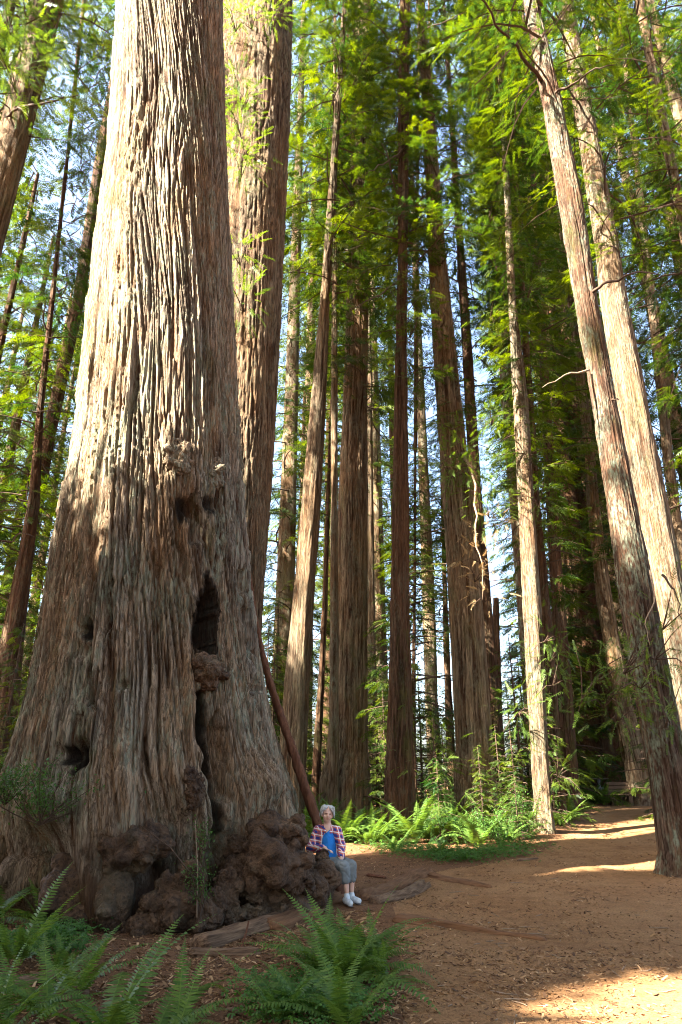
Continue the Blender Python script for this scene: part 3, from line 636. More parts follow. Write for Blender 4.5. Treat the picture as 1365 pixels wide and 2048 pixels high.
cluster(T['d1'][0], T['d1'][2], [(958, 1060, 21.4), (965, 1110, 21.4), (955, 1150, 21.4), (1000, 1050, 21.4), (975, 1190, 21.4)], rc, LEAF_DEAD, 'dead_spray', n=22, sig=.32, s0=.9)
def limb(key, pts, r0, m=TWIG, name='branch'):
    root, ax, base = T[key]; w = MB(); P_ = np.array([at(u, v, Y) for u, v, Y in pts])
    t = np.linspace(0, 1, len(P_)); tq = np.linspace(0, 1, max(8, len(P_) * 3)); P2 = np.stack([np.interp(tq, t, P_[:, k]) for k in range(3)], -1)
    P2[1:-1] += rc.normal(0, r0 * .6, (len(P2) - 2, 3))
    w.tube(P2, np.linspace(r0, r0 * .25, len(P2)), 6); link(name, w.mesh(name, True, base), m, root)
limb('g1', [(1085, 165, 14.4), (1040, 100, 13.6), (1000, 60, 13), (965, 5, 12.4), (950, -40, 12)], .06)
limb('g1', [(1100, 190, 14.4), (1140, 175, 14), (1180, 140, 13.6), (1230, 130, 13.2)], .05)
limb('g1', [(1185, 585, 14.3), (1215, 565, 13.8), (1270, 545, 13.2), (1320, 550, 12.8)], .045)
limb('g1', [(1178, 740, 14.3), (1130, 750, 13.8), (1085, 775, 13.4)], .03, TWIG_PALE)
limb('g1', [(1225, 800, 14.2), (1240, 798, 13.9)], .03)
limb('g1', [(1300, 1140, 14.0), (1310, 1200, 13.8), (1290, 1240, 13.6), (1300, 1290, 13.4)], .022, TWIG_PALE)
limb('g1', [(1325, 1150, 14.0), (1350, 1180, 13.6), (1365, 1240, 13.4)], .03)
limb('d1', [(925, 905, 21.8), (950, 960, 21.3), (955, 1030, 21.2), (950, 1080, 21.2), (965, 1130, 21.2), (965, 1200, 21.2)], .05, TWIG_PALE)
limb('d1', [(880, 530, 22.2), (895, 515, 21.8), (893, 500, 21.6)], .06)
limb('d1', [(882, 655, 22.2), (890, 640, 21.8), (888, 615, 21.6)], .05)
limb('c1', [(805, 300, 21.3), (770, 330, 20.6), (730, 350, 20)], .05)
limb('c1', [(800, 560, 21.3), (760, 590, 20.6), (700, 620, 20)], .05)
limb('c1', [(810, 100, 21.3), (850, 60, 20.6), (900, 40, 20), (935, 20, 19.6)], .05)
limb('c1', [(818, 1150, 21.3), (835, 1140, 21)], .03, TWIG_PALE)
limb('c1', [(818, 1190, 21.3), (830, 1180, 21)], .03, TWIG_PALE)
limb('l1', [(45, 215, 16.6), (100, 205, 16), (160, 190, 15.6)], .06)
limb('l1', [(10, 235, 16.6), (40, 215, 16.2), (60, 235, 16)], .05)
limb('l3', [(70, 870, 19.8), (110, 840, 19.4), (150, 850, 19)], .025)
limb('l3', [(60, 950, 19.8), (20, 930, 19.4), (-20, 940, 19)], .025)

# forest filling the distance
far_spots = []
rf = np.random.default_rng(77)
for u, Dd, w_ in [(70, 52, 1.1), (150, 60, 1.1), (560, 36, .9), (605, 50, 1.1), (655, 60, 1.2), (762, 42, .9), (745, 56, 1.1), (808, 58, 1.0),
                  (1120, 52, 1.2), (1180, 46, 1.0), (1215, 36, .8), (1225, 60, 1.1), (1290, 44, 1.0), (1340, 54, 1.0), (700, 48, 1.0), (1420, 44, 1.0), (-400, 24, .9), (-330, 33, 1.0), (1700, 27, .9), (1600, 35, 1.0), (1850, 30, 1.0), (1500, 31, .8)]:
    x = at(u, 1560, Dd)[0]; far_spots.append((x, Dd, w_))
low_from = len(far_spots)
for u, Dd, w_ in [(-190, 23, .5), (-110, 27, .6), (-30, 31, .6), (40, 29, .5), (90, 37, .7), (548, 37, .6), (592, 42, .7), (765, 36, .5), (1130, 40, .7), (1320, 34, .6), (1086, 34.7, .5), (1108, 32.5, .5), (-60, 36, .6), (10, 34, .5), (-150, 31, .6)]: far_spots.append((at(u, 1560, Dd)[0], Dd, w_))
for q, (x, y, w_) in enumerate(far_spots):
    zg = float(ground_z(x, y)); base = np.array([x, y, zg]); hgt = rf.uniform(52, 74) if q < low_from else 27.0
    root = empty('redwood_tree', base, 'one of the distant redwoods filling the forest behind the nearer trunks' if q < low_from else 'one of the shorter leafy redwoods clothed to the ground between the tall trunks', 'tree', 'distant redwoods behind the nearer trunks' if q < low_from else 'shorter leafy redwoods between the trunks')
    zs_ = np.concatenate([np.arange(-.3, 30, .5), np.arange(30, max(hgt, 31), 2.0)]) if hgt > 30 else np.arange(-.3, hgt, .5); ph = np.linspace(-math.pi, math.pi, 20, endpoint=False)
    ax = lambda z, x=x, w_=w_, h=hgt: (np.full_like(z, 0.0), np.clip(w_ * .62 * (1 - z / h * .85) + .02, .05, None))
    Vt, rel_, _, _ = trunk_grid(ax, 0.0, ph, zs_, amp=.07, k=.8, seed=q * 1.7 + 30, flare=.3)
    link('trunk', mesh_np('trunk', Vt.reshape(-1, 3), grid_faces(len(zs_), 20), {'relief': rel_.ravel()}, smooth=True), [BARK_A, BARK_B, BARK_C][q % 3], root)
    z = rf.uniform(5, 14); s = rf.uniform(.95, 1.2)
    if q >= low_from: add_crown(root, 'tall%d' % (q % 5), 1.2, (.85, .85, .76), q * 2.1, base); continue
    add_crown(root, 'tall%d' % (q % 5), z, (s, s, 1.0), q * 2.1, base)
    add_crown(root, 'tall%d' % ((q + 2) % 5), z + 30, (s, s, 1.0), q * 1.3, base)
# young conifers of the understorey
yc = [(600, 30, .75), (640, 34, .8), (755, 27, .9), (770, 24, .6), (735, 30, 1.0), (800, 30, .9), (845, 27, .8), (890, 26, .45), (880, 32, .9), (930, 40, 1.0), (962, 20.2, .34), (1000, 21.5, .42), (1030, 21, .4), (1045, 23, .9), (985, 34, .7), (1105, 23, .6),
      (1250, 44, 1.0), (570, 28, .7), (20, 24, 1.0), (60, 27, 1.1), (100, 24, .9), (-10, 18, .8), (40, 17, .6), (1340, 26, 1.0), (1300, 36, 1.0), (690, 38, 1.1), (820, 38, 1.1), (1060, 34, 1.1), (1030, 38, .9), (905, 44, 1.0), (540, 24, .8), (868, 48, 1.0), (1090, 44, 1.1), (1132, 33, 1.5), (1155, 35, 1.6), (1100, 31, 1.2), (545, 30, 1.3), (525, 25, 1.0), (590, 36, 1.5)]
yl = 'small green conifer of the understorey among the trunks'
for q, (u, Dd, s) in enumerate(yc):
    x = at(u, 1580, Dd)[0]; base = gp(x, Dd)
    root = empty('young_conifer', base, yl, 'tree', 'young conifers under the tall trees')
    w = MB(); w.tube([[0, 0, -.2], [0.02, 0, 3 * s], [0, 0.02, 6.7 * s]], [.07 * s + .01, .05 * s, .01], 6); link('trunk', w.mesh('trunk'), TWIG, root)
    add_crown(root, 'young%d' % (q % 3), .15, s, q * 1.7, base, m=LEAF_YOUNG)

# forest canopy beyond the frame, behind and beside the camera, added to shade the view, cut open for chosen sun patches
beams = []
def beam(P, r): beams.append((np.asarray(P, float), r))
for u, v, r in [(182, 560, .45), (190, 430, .45), (176, 680, .4), (205, 300, .45), (215, 180, .4), (310, 260, .5), (345, 90, .5), (300, 20, .45), (430, 300, .35), (425, 180, .3), (330, 170, .35), (170, 760, .3), (375, 330, .3), (150, 850, .25)]: beam(on_trunk(u, v), r)
rbm = np.random.default_rng(61)
for v in range(-20, 760, 75):
    for u in (260, 310, 360, 415):
        if rbm.uniform() < .5: beam(on_trunk(u + rbm.uniform(-25, 25), v + rbm.uniform(-35, 35)), rbm.uniform(-.2, .42))
for u, v, r in [(150, 960, 0.0), (230, 985, -.1), (300, 930, -.1), (190, 1060, -.15), (120, 1080, -.1), (235, 250, .8), (290, 420, .6), (240, 600, .5), (370, 500, .3), (260, 720, .3), (300, 120, .9), (360, 60, .8), (280, 300, .7), (330, 400, .45), (250, 500, .4), (400, 200, .6), (420, 60, .6), (240, 100, .6), (215, 800, .25), (180, 900, .2), (200, 480, .6), (195, 620, .6), (205, 350, .6), (215, 230, .55), (185, 740, .5)]: beam(on_trunk(u, v), r)
for u, v, r in [(1310, 1995, .3), (1345, 2020, .3), (1240, 2010, .1), (980, 1728, .45), (920, 1728, .35), (1040, 1728, .35), (690, 1697, .5), (740, 1692, .4), (830, 1640, .5), (870, 1660, .35), (965, 1690, .5), (1010, 1695, .4), (890, 1560, .5), (1190, 1690, .5), (1120, 1690, .4), (1200, 1640, .5), (1080, 1560, .5), (1075, 1500, .5), (1085, 1640, .3)]: beam(ground(u, min(v + 25, v + 1)), r)
for u, v, Y, r in [(1225, 640, 16.7, .8), (1260, 750, 16.7, .8), (1280, 850, 16.7, .5), (1340, 1050, 16.7, .6), (1350, 1150, 16.7, .5), (1220, 560, 16.7, .6), (1050, 950, 20.4, .5), (1045, 1050, 20.4, .4), (1065, 1150, 20.4, .5), (1072, 1300, 20.4, .4), (1078, 1430, 20.4, .5),
                   (880, 600, 21.8, .6), (875, 420, 21.8, .6), (620, 1100, 22.3, .5), (600, 1250, 22.3, .6), (682, 900, 24, .5), (680, 1050, 24, .5), (690, 650, 24, .6), (1100, 330, 14, .4), (1130, 500, 14, .5), (1240, 1020, 14, .3),
                   (830, 1650, 19.3, 1.0), (955, 1655, 19.3, 1.0), (890, 1600, 19.8, .9), (692, 1650, 19, .9), (1020, 1650, 19.6, .8), (760, 1655, 19.2, .8), (1090, 1540, 20.4, .6), (1150, 1600, 21, .6), (1180, 1650, 22, .8), (1230, 1640, 24, .9), (1150, 250, 14, 1.3), (1300, 400, 18, 2.0), (1000, 500, 20, 1.6), (1040, 700, 20, 1.4), (1250, 150, 17, 1.8), (1340, 250, 17, 1.5), (480, 250, 13.2, .8), (500, 60, 13, .8), (1000, 900, 21, 1.3), (620, 500, 24, 1.5), (740, 500, 24, 1.5), (40, 100, 14, 1.2), (60, 650, 20, 1.5), (20, 900, 20, 1.2), (650, 200, 24, 2), (950, 950, 21.4, .8)]: beam(at(u, v, Y), r)
for key, vs in (('twin', [(480, 380, .4), (520, 150, .5), (530, 480, .5), (500, 700, .6), (520, 560, .5), (495, 850, .5), (545, 260, .5)]),):
    for u, v, r in vs: beam(at(u, v, 16.2), r)
rk = np.random.default_rng(99); O_, D2, U2, S2, T2 = [], [], [], [], []; cw = MB()
spots = [(-9, -3), (-15, 2), (-13, -10), (-22, -4), (-19, -17), (-8, -14), (-3, -10), (-12, 3), (-5, -20), (4, -14), (-16, -4), (5, -5), (10, -9), (13, 0), (18, 7), (8, -20), (20, -8), (-1, -3), (15, -16), (-5, -7), (-18, 6), (-25, 9), (-20, -1), (-11, -6), (-6, -3), (-24, -10), (-2, -15), (-27, 3), (-22, 2), (-30, 0), (-33, 6), (-14, -1), (-29, 9), (-24, 5), (-36, 2), (-18, 2), (-27, -3), (-18, -7), (-14, -6), (-20, -10), (-9, -8)]
for q, (x, y) in enumerate(spots):
    h2 = SUN[:2] / np.linalg.norm(SUN[:2]); n2_ = np.array([-h2[1], h2[0]]); BP = np.array([P[:2] for P, _ in beams])
    def blocked(c): return int((((c - BP) @ h2 > 0) & (np.abs((c - BP) @ n2_) < .95)).sum())
    cand = [np.array([x, y], float)] + [np.array([x, y]) + rk.uniform(-4, 4, 2) for _ in range(40)]
    cand = [c for c in cand if c[1] < .9 * abs(c[0]) + 1 or c[1] < 0]
    x, y = min(cand, key=lambda c: blocked(c) + .15 * np.linalg.norm(c - [x, y])) if cand else (x, y)
    of = (np.array([x, y]) - [-3.4, 9.6]) @ n2_
    lo = rk.uniform(15, 20) if not (abs(of) < 5 and -24 < x < -8) else rk.uniform(7, 10); lay = crown_layout(200 + q, 30, lambda t: 4.8 * (1.05 - .5 * t), 72, 22, 1.1, .05)
    o = lay[0] + np.array([x, y, lo]); O_.append(o); D2.append(lay[1]); U2.append(lay[2]); S2.append(lay[3]); T2.append(lay[4])
    cw.tube([[x, y, -.3], [x, y, 20], [x, y, 48]], [.5, .38, .1], 10)
for q, (x, y) in enumerate([(-14, 2.6), (-16.5, -.6), (-12.6, 4.4), (-17, 3), (-13.6, .2), (-19, -2.5), (-11.5, 2.2), (-15.5, 5.5)]):  # short unseen trees added to shade the giant's lower trunk
    lay = crown_layout(260 + q, 15, lambda t: 3.3 * (1.05 - .35 * t), 64, 26, .95, .05)
    O_.append(lay[0] + np.array([x, y, 4.0])); D2.append(lay[1]); U2.append(lay[2]); S2.append(lay[3]); T2.append(lay[4]); cw.tube([[x, y, -.3], [x, y, 10], [x, y, 19]], [.3, .2, .04], 8)
O_ = np.vstack(O_); D2 = np.vstack(D2); U2 = np.vstack(U2); S2 = np.concatenate(S2); T2 = np.concatenate(T2)
keep = np.ones(len(O_), bool)
for P, r in beams:
    q = O_ + norm(D2) * (.6 * S2)[:, None] - P; t = q @ SUN; d = np.linalg.norm(q - t[:, None] * SUN, axis=1); keep &= ~((t > 0) & (d < r + .62))
uu, vv = proj(O_); dep = O_[:, 1] * cp + (O_[:, 2] - CAMZ) * sp
keep &= ~((dep > 0) & (uu > -40) & (uu < 1405) & (vv > -40))
V, Tt, a = sprays(O_[keep], D2[keep], U2[keep], S2[keep], T2[keep], SP_COARSE, rk)
WV = np.vstack(cw.V); WQ = np.vstack(cw.Q)
cn = link('forest', mesh_np('forest', np.vstack([V, WV]), [Tt, WQ + len(V)], {'tint': np.concatenate([a, np.zeros(len(WV))])}, midx=np.concatenate([np.zeros(len(Tt)), np.ones(len(WQ))])), [LEAF, TWIG])
tag(cn, 'unseen redwood canopy added around the camera to shade the view', 'forest', kind='stuff')

# ================================================================== leaning dead pole
pole = [at(497, 1130, 13.2), at(510, 1240, 12.6), at(535, 1350, 12.1), at(572, 1460, 11.7), at(606, 1560, 11.45), at(640, 1660, 11.25)]
pole = np.array(pole); zz = float(ground_z(pole[-1][0], pole[-1][1])); d = pole[-1] - pole[-2]; d /= -d[2]; pole = np.vstack([pole, pole[-1] + d * (pole[-1][2] - zz + .05)])
w = MB(); t = np.linspace(0, 1, len(pole)); tq = np.linspace(0, 1, 60); P2 = np.stack([np.interp(tq, t, pole[:, k]) for k in range(3)], -1)
for k in range(3): P2[:, k] = np.convolve(np.pad(P2[:, k], 4, mode='edge'), np.ones(9) / 9, 'valid')
w.tube(P2, np.interp(tq, [0, .3, 1], [.045, .075, .115]), 16, rough=.24, flat=.75)
ob = link('dead_pole', w.mesh('dead_pole', True, P2[-1]), WOOD_RED, None, P2[-1]); tag(ob, 'reddish dead pole leaning on the giant redwood behind the seated person', 'dead trunk')

# ================================================================== fallen wood
def log(u0, v0, u1, v1, r0, r1, label, name='fallen_log', m=WOOD_OLD, sink=.35, bend=0.0, flat=.65, n=40, k=14, cat='log'):
    A = ground(u0, v0); Bq = ground(u1, v1); t = np.linspace(0, 1, n); P_ = A[None] * (1 - t)[:, None] + Bq[None] * t[:, None]
    dd = norm((Bq - A)[None])[0]; sd = np.array([-dd[1], dd[0], 0]); P_ += sd * (bend * np.sin(t * math.pi) + .10 * perlin(t * np.linalg.norm(Bq - A) * 1.1, u0, .3))[:, None]
    rad = r0 + (r1 - r0) * t; P_[:, 2] = ground_z(P_[:, 0], P_[:, 1]) + rad * flat * (1 - 2 * sink)
    k = 30; a = np.arange(k) * 2 * math.pi / k; A1 = np.cross(dd, [0, 0, 1.0]); A1 /= np.linalg.norm(A1); Ln = np.linalg.norm(Bq - A)
    st = perlin(np.cos(a)[None] * 3.2 + 0 * t[:, None], np.sin(a)[None] * 3.2 + u0, t[:, None] * Ln * 1.1); cr = np.exp(-(perlin(np.cos(a)[None] * 5 + .1 * t[:, None], np.sin(a)[None] * 5 + v0, t[:, None] * Ln * .7 + 3) / .07) ** 2)
    prof = 1 + .50 * perlin(np.cos(a)[None] * 1.1 + u0, np.sin(a)[None] * 1.1, t[:, None] * Ln * 1.9) + .40 * perlin(u0 + 0 * a[None], v0 + 0 * a[None], t[:, None] * Ln * 1.3) + .26 * st - .26 * cr
    rag = .5 * perlin(np.cos(a) * 2.5, np.sin(a) * 2.5, u0 + 0 * a); edge = np.clip(np.minimum(t[:, None] * Ln / .10 - rag[None], (1 - t)[:, None] * Ln / .10 + rag[None]) + .5, .25, 1)
    ring = P_[:, None] + (rad[:, None] * prof * edge)[..., None] * (np.cos(a)[None, :, None] * A1 + flat * np.sin(a)[None, :, None] * np.array([0, 0, 1.0]))
    c = P_.mean(0); V = np.vstack([ring.reshape(-1, 3), P_[0], P_[-1]]) - c
    az = math.atan2(dd[1], dd[0]); ca, sa = math.cos(az), math.sin(az); V = np.stack([V[:, 0] * ca + V[:, 1] * sa, -V[:, 0] * sa + V[:, 1] * ca, V[:, 2]], -1)
    T_ = [[n * k, (q + 1) % k, q] for q in range(k)] + [[n * k + 1, (n - 1) * k + q, (n - 1) * k + (q + 1) % k] for q in range(k)]
    o = link(name, mesh_np(name, V, [grid_faces(n, k), np.array(T_)], smooth=True), m, None, c); o.rotation_euler = (0, 0, az); return tag(o, label, cat)
WOOD_DUST = plain('dusty_wood', (.21, .105, .05), (.10, .047, .023), 2.2, (1.2, 14, 14), .95, .9, .03)
log(395, 1898, 590, 1832, .16, .13, 'long weathered log split along its top, below the burls')
log(375, 1912, 520, 1906, .10, .07, 'dark thin log beside the long weathered log')
log(545, 1862, 705, 1795, .15, .14, 'low dusty log under the seated person\'s shoes', m=WOOD_DUST, sink=.4)
log(715, 1800, 856, 1745, .20, .17, 'half-buried slab with a dark broken end, beside the shoes', m=WOOD_DUST, sink=.5, bend=.15)
log(750, 1808, 850, 1772, .11, .13, 'short broken log with ragged end below the half-buried slab', m=WOOD_OLD, sink=.3)
log(855, 1752, 985, 1775, .14, .09, 'flat dusty log on open dirt past the half-buried slab', m=WOOD_DUST, sink=.62)
log(790, 1838, 1095, 1880, .15, .06, 'long smooth half-buried root crossing toward the trail', 'root', WOOD_DUST, .62, .1, cat='root')
log(1035, 1722, 1075, 1717, .05, .035, 'small dark stick of wood at the edge of the sorrel', m=WOOD_OLD, sink=.3, n=10)
log(-20, 1985, 130, 1950, .10, .08, 'weathered log behind the corner ferns, farther of the pair')
log(20, 2012, 175, 1985, .10, .07, 'weathered log behind the corner ferns, nearer of the pair')
log(450, 2025, 560, 2048, .035, .02, 'thin dark stick at the bottom edge beside the big fern', 'stick', m=WOOD_OLD, sink=.2, n=14, cat='stick')
for (u, v, u2, v2, lab) in [(480, 1905, 498, 1842, 'splinter of red wood leaning on the long weathered log'), (520, 1868, 545, 1895, 'thin twig lying against the long weathered log')]:
    A = ground(u, v); Bq = at(u2, v2, A[1] + .1); w = MB(); w.tube([A, (A + Bq) / 2 + .01, Bq], [.022, .02, .015], 5, flat=.6); tag(link('stick', w.mesh('stick', False, A), WOOD_RED, None, A), lab, 'stick')
# small stump of roots beside the knee
log(735, 1752, 772, 1757, .06, .04, 'small dark knot of root on the dirt beside the knees', 'root_knot', WOOD_RED, .3, n=14, cat='root')

# bark chips and needles
def chips(n, region, rs, size=(.012, .05), th=0.006):
    P_ = region(n, rs); n = len(P_); a = rs.uniform(0, 6.28, n); L = rs.uniform(*size, n) * rs.choice([1, 1, 1, 1.8], n); W = L * rs.uniform(.12, .45, n); tilt = rs.normal(0, .25, n)
    ca, sa = np.cos(a), np.sin(a)
    dx = np.stack([ca, sa, tilt], -1); dy = np.stack([-sa, ca, rs.normal(0, .25, n)], -1); up = np.array([0, 0, 1.0])
    c = P_ + up * (th + .3 * np.abs(tilt) * L)[:, None]
    V = np.stack([c - dx * L[:, None] - dy * W[:, None], c + dx * L[:, None] - dy * W[:, None] * .5, c + dx * (L * .9)[:, None] + dy * W[:, None], c - dx * (L * .8)[:, None] + dy * W[:, None] * .8, c - up * .012], 1)
    i = (np.arange(n) * 5)[:, None]; Q = i + np.array([[0, 1, 2, 3]]); Tq = np.concatenate([i + np.array([[1, 0, 4]]), i + np.array([[3, 2, 4]])])
    return V.reshape(-1, 3), Q, Tq, np.repeat(np.clip(rs.beta(1.6, 1.8, n), 0, 1), 5)
def reg_path(n, rs):
    y = 5.0 + 17 * rs.uniform(0, 1, n) ** 1.7; x = rs.uniform(-.5, 1, n) * y * .56 + .2; kp = rs.uniform(0, 1, n) < np.clip(.42 + 1.5 * perlin(x * .8, y * .8, 4.4) + .9 * perlin(x * 2.6, y * 2.6, 1.4), .06, 1); x = x[kp]; y = y[kp]
    return np.stack([x, y, ground_z(x, y)], -1)
def reg_foot(n, rs):
    y = rs.uniform(5.2, 10.2, n); x = rs.uniform(-5, .5, n); return np.stack([x, y, ground_z(x, y)], -1)
rs = np.random.default_rng(12)
V, Q_, T_, a = chips(46000, reg_path, rs, (.006, .024)); tag(link('litter', mesh_np('litter', V, [Q_, T_], {'tint': a}), CHIP), 'bark chips and dry needles strewn over the trail', 'litter', kind='stuff')
V, Q_, T_, a = chips(9000, reg_foot, rs, (.008, .034)); tag(link('litter', mesh_np('litter', V, [Q_, T_], {'tint': a}), CHIP), 'bark flakes scattered around the foot of the giant redwood', 'litter', kind='stuff')

tw_ = MB(); rtw = np.random.default_rng(44)
for q in range(150):
    y = 5.5 + 14 * rtw.uniform() ** 1.5; x = rtw.uniform(-.55, .5) * y; a = rtw.uniform(0, 6.28); L = rtw.uniform(.05, .28); z = float(ground_z(x, y)) + .006
    t3 = np.array([[x + math.cos(a) * L * k, y + math.sin(a) * L * k, z + .008 * rtw.uniform()] for k in (-.5, -.1, .25, .5)]); t3[1:3, :2] += rtw.normal(0, .012, (2, 2)); t3[:, 2] = ground_z(t3[:, 0], t3[:, 1]) + .008
    tw_.tube(t3, [.003, .005, .004, .002], 4, cap=False)
tag(link('litter', tw_.mesh('litter'), TWIG_PALE), 'small fallen twigs scattered over the dirt', 'litter', kind='stuff')
# ================================================================== ferns
def frond_mesh(seed, npin=30, arch=1.0):
    r = np.random.default_rng(seed); V = []; Tq = []; ti = []
    def C(t): # in the x-z plane: rises then droops, unit length
        e0 = R(72) - arch * R(20); e1 = R(72) - R(95) * arch; n = 40; s = np.linspace(0, t, n); e = e0 + (e1 - e0) * s ** 1.3
        return np.array([np.trapz(np.cos(e), s), 0.03 * math.sin(t * 4 + seed), np.trapz(np.sin(e), s)]) if t > 0 else np.zeros(3)
    ts = np.linspace(0, 1, 18); P_ = np.array([C(t) for t in ts]); w = .006
    for q in range(17):
        b = len(V); wa = w * (1 - .8 * ts[q]); wb = w * (1 - .8 * ts[q + 1])
        V += [P_[q] - [0, wa, 0], P_[q] + [0, wa, 0], P_[q + 1] + [0, wb, 0], P_[q + 1] - [0, wb, 0]]; Tq += [[b, b + 1, b + 2], [b, b + 2, b + 3]]; ti += [.9] * 4
    for q in range(npin):
        t = .14 + .86 * (q / npin); p = C(t); tg = norm((C(min(1, t + .02)) - C(t - .02))[None])[0]; nrm = np.array([-tg[2], 0, tg[0]])
        ln = .105 * math.sin(math.pi * min(1, (.12 + t * .93))) ** .7 * (1 - .35 * t) + .006
        for s in (-1, 1):
            d = np.array([0, s, 0]) * .95 + tg * (.28 + r.uniform(-.08, .08)) + nrm * (r.uniform(-.38, -.05)); d /= np.linalg.norm(d); wd = tg * (.0155 * (1 - .5 * t))
            b = len(V); V += [p - wd, p + wd, p + d * ln * .6 + wd * .8, p + d * ln, p + d * ln * .55 - wd * .7]
            Tq += [[b, b + 1, b + 2], [b, b + 2, b + 4], [b + 4, b + 2, b + 3]]; ti += [float(np.clip(r.normal(.45, .15), 0, 1))] * 5
    return mesh_np('frond', np.array(V), np.array(Tq), {'tint': np.array(ti)})
FRONDS = [frond_mesh(s, 30, a) for s, a in ((1, .7), (2, 1.0), (3, 1.25), (4, .45), (5, .9))]
FRONDS_DRY = frond_mesh(6, 26, 1.5)
def fern(P_, size, n, label, group=None, seed=0, spread=1.0, face=None, dry=0, mt=FERN):
    r = np.random.default_rng(1000 + seed); root = empty('sword_fern', P_, label, 'fern', group)
    for q in range(n):
        a = q * 2 * math.pi / n + r.uniform(-.35, .35) if face is None else face + r.uniform(-1.2, 1.2)
        me = FRONDS[int(r.integers(0, 5))]; o = bpy.data.objects.new('frond', me); COL.objects.link(o); o.parent = root
        if not me.materials: me.materials.append(mt)
        s = size * r.uniform(.7, 1.12); o.scale = (s * r.uniform(.85, 1.1) * spread, s, s); o.rotation_euler = (r.uniform(-.25, .25), r.uniform(-.2, .25), a)
        o.location = (r.uniform(-.05, .05), r.uniform(-.05, .05), -.02)
    for q in range(dry):
        o = bpy.data.objects.new('frond', FRONDS_DRY); COL.objects.link(o); o.parent = root; o['label'] = 'withered brown frond'
        if not FRONDS_DRY.materials: FRONDS_DRY.materials.append(LEAF_DEAD)
        s = size * .75; o.scale = (s, s, s); o.rotation_euler = (.2, .35, r.uniform(0, 6.3))
    return root
def gfern(u, v, *a, **k): return fern(ground(u, v), *a, **k)
gfern(695, 1975, 1.0, 38, 'largest foreground fern, below the seated person, beside the trail', seed=1, dry=8)
gfern(640, 1945, .8, 14, 'fern rising behind the largest foreground fern, nearer the burls', seed=41, dry=2)
gfern(745, 1935, .85, 14, 'fern behind the largest foreground fern, below the half-buried slab', seed=42, dry=1)
gfern(560, 2045, .7, 12, 'shaded fern at the bottom edge between stick and largest fern', seed=43, dry=1)
gfern(690, 2060, .8, 14, 'nearest fern of the clump, cut by the bottom edge', seed=44)
gfern(150, 1990, .8, 11, 'fern between the corner logs and the tall upright fern', seed=45)
gfern(610, 2030, .6, 12, 'low fern at the shaded side of the largest foreground fern', seed=2, dry=2)
gfern(765, 1975, .6, 12, 'low fern on the trail side of the largest foreground fern', seed=3, dry=1)
gfern(215, 2080, 1.0, 13, 'tall upright fern in front of the giant redwood', seed=4)
gfern(325, 2095, .95, 11, 'fern with slanting long fronds beside the tall upright fern', seed=5, face=.5)
gfern(30, 1930, 1.0, 15, 'bushy fern at the edge below the left burls', seed=7)
gfern(-20, 1850, 1.2, 14, 'tall fern against the left root of the giant redwood', seed=8)
gfern(90, 2040, .85, 12, 'arching fern in the bottom corner', seed=9)
gfern(-10, 2080, .8, 12, 'fern cut by the bottom corner of the view', seed=10)
gfern(95, 1862, .8, 12, 'fern in front of the left burl beside the bushy edge fern', seed=61)
gfern(-30, 1770, 1.0, 13, 'fern half cut by the frame edge above the bushy fern', seed=62)
gfern(120, 1945, .6, 11, 'low fern in the sorrel before the left burl', seed=63, dry=1)
gfern(60, 1790, .8, 10, 'fern on the bank beside the left root', seed=11)
gfern(692, 1684, 1.4, 16, 'sunlit fern directly behind the seated person', seed=13)
gfern(830, 1686, 1.6, 22, 'biggest sunlit fern of the bank behind the person', seed=14)
gfern(955, 1694, 1.4, 16, 'sunlit spiky fern at the front of the sorrel patch', seed=15)
gfern(745, 1684, 1.25, 14, 'sunlit fern touching the dirt behind the person', seed=16)
gfern(880, 1712, .8, 12, 'small bright fern at the front edge beside the biggest bank fern', seed=51)
gfern(1015, 1688, 1.1, 14, 'bright fern between the spiky fern and the slim sunlit trunk', seed=52)
gfern(790, 1702, .9, 13, 'bright fern leaning over the dirt before the biggest bank fern', seed=53)
gfern(1145, 1640, 1.3, 15, 'fern by the trail bend behind the slim sunlit trunk', seed=17)
gfern(1125, 1652, 1.2, 14, 'fern beside the foot of the slim sunlit trunk', seed=18)
gfern(895, 1680, 1.4, 16, 'shaded fern between the two sunlit ferns', seed=19)
rf2 = np.random.default_rng(31); gq = 0
for _ in range(64):
    u = rf2.uniform(600, 1060); Yd = rf2.uniform(15.5, 25); P_ = at(u, 1600, Yd); P_ = gp(P_[0], Yd)
    uu, vv = proj(P_)
    if vv > 1690 or (uu < 640 and Yd < 17): continue
    fern(P_, rf2.uniform(1.0, 1.5), 11, 'one of the many ferns carpeting the forest floor behind the person', 'ferns carpeting the forest floor', 100 + gq); gq += 1
for q in range(14):
    u = rf2.uniform(1160, 1215); Yd = rf2.uniform(31.5, 35); P_ = at(u, 1600, Yd); fern(gp(P_[0], Yd), rf2.uniform(1.1, 1.6), 10, 'one of the shaded ferns massed around the bench', 'ferns around the bench', 200 + q)

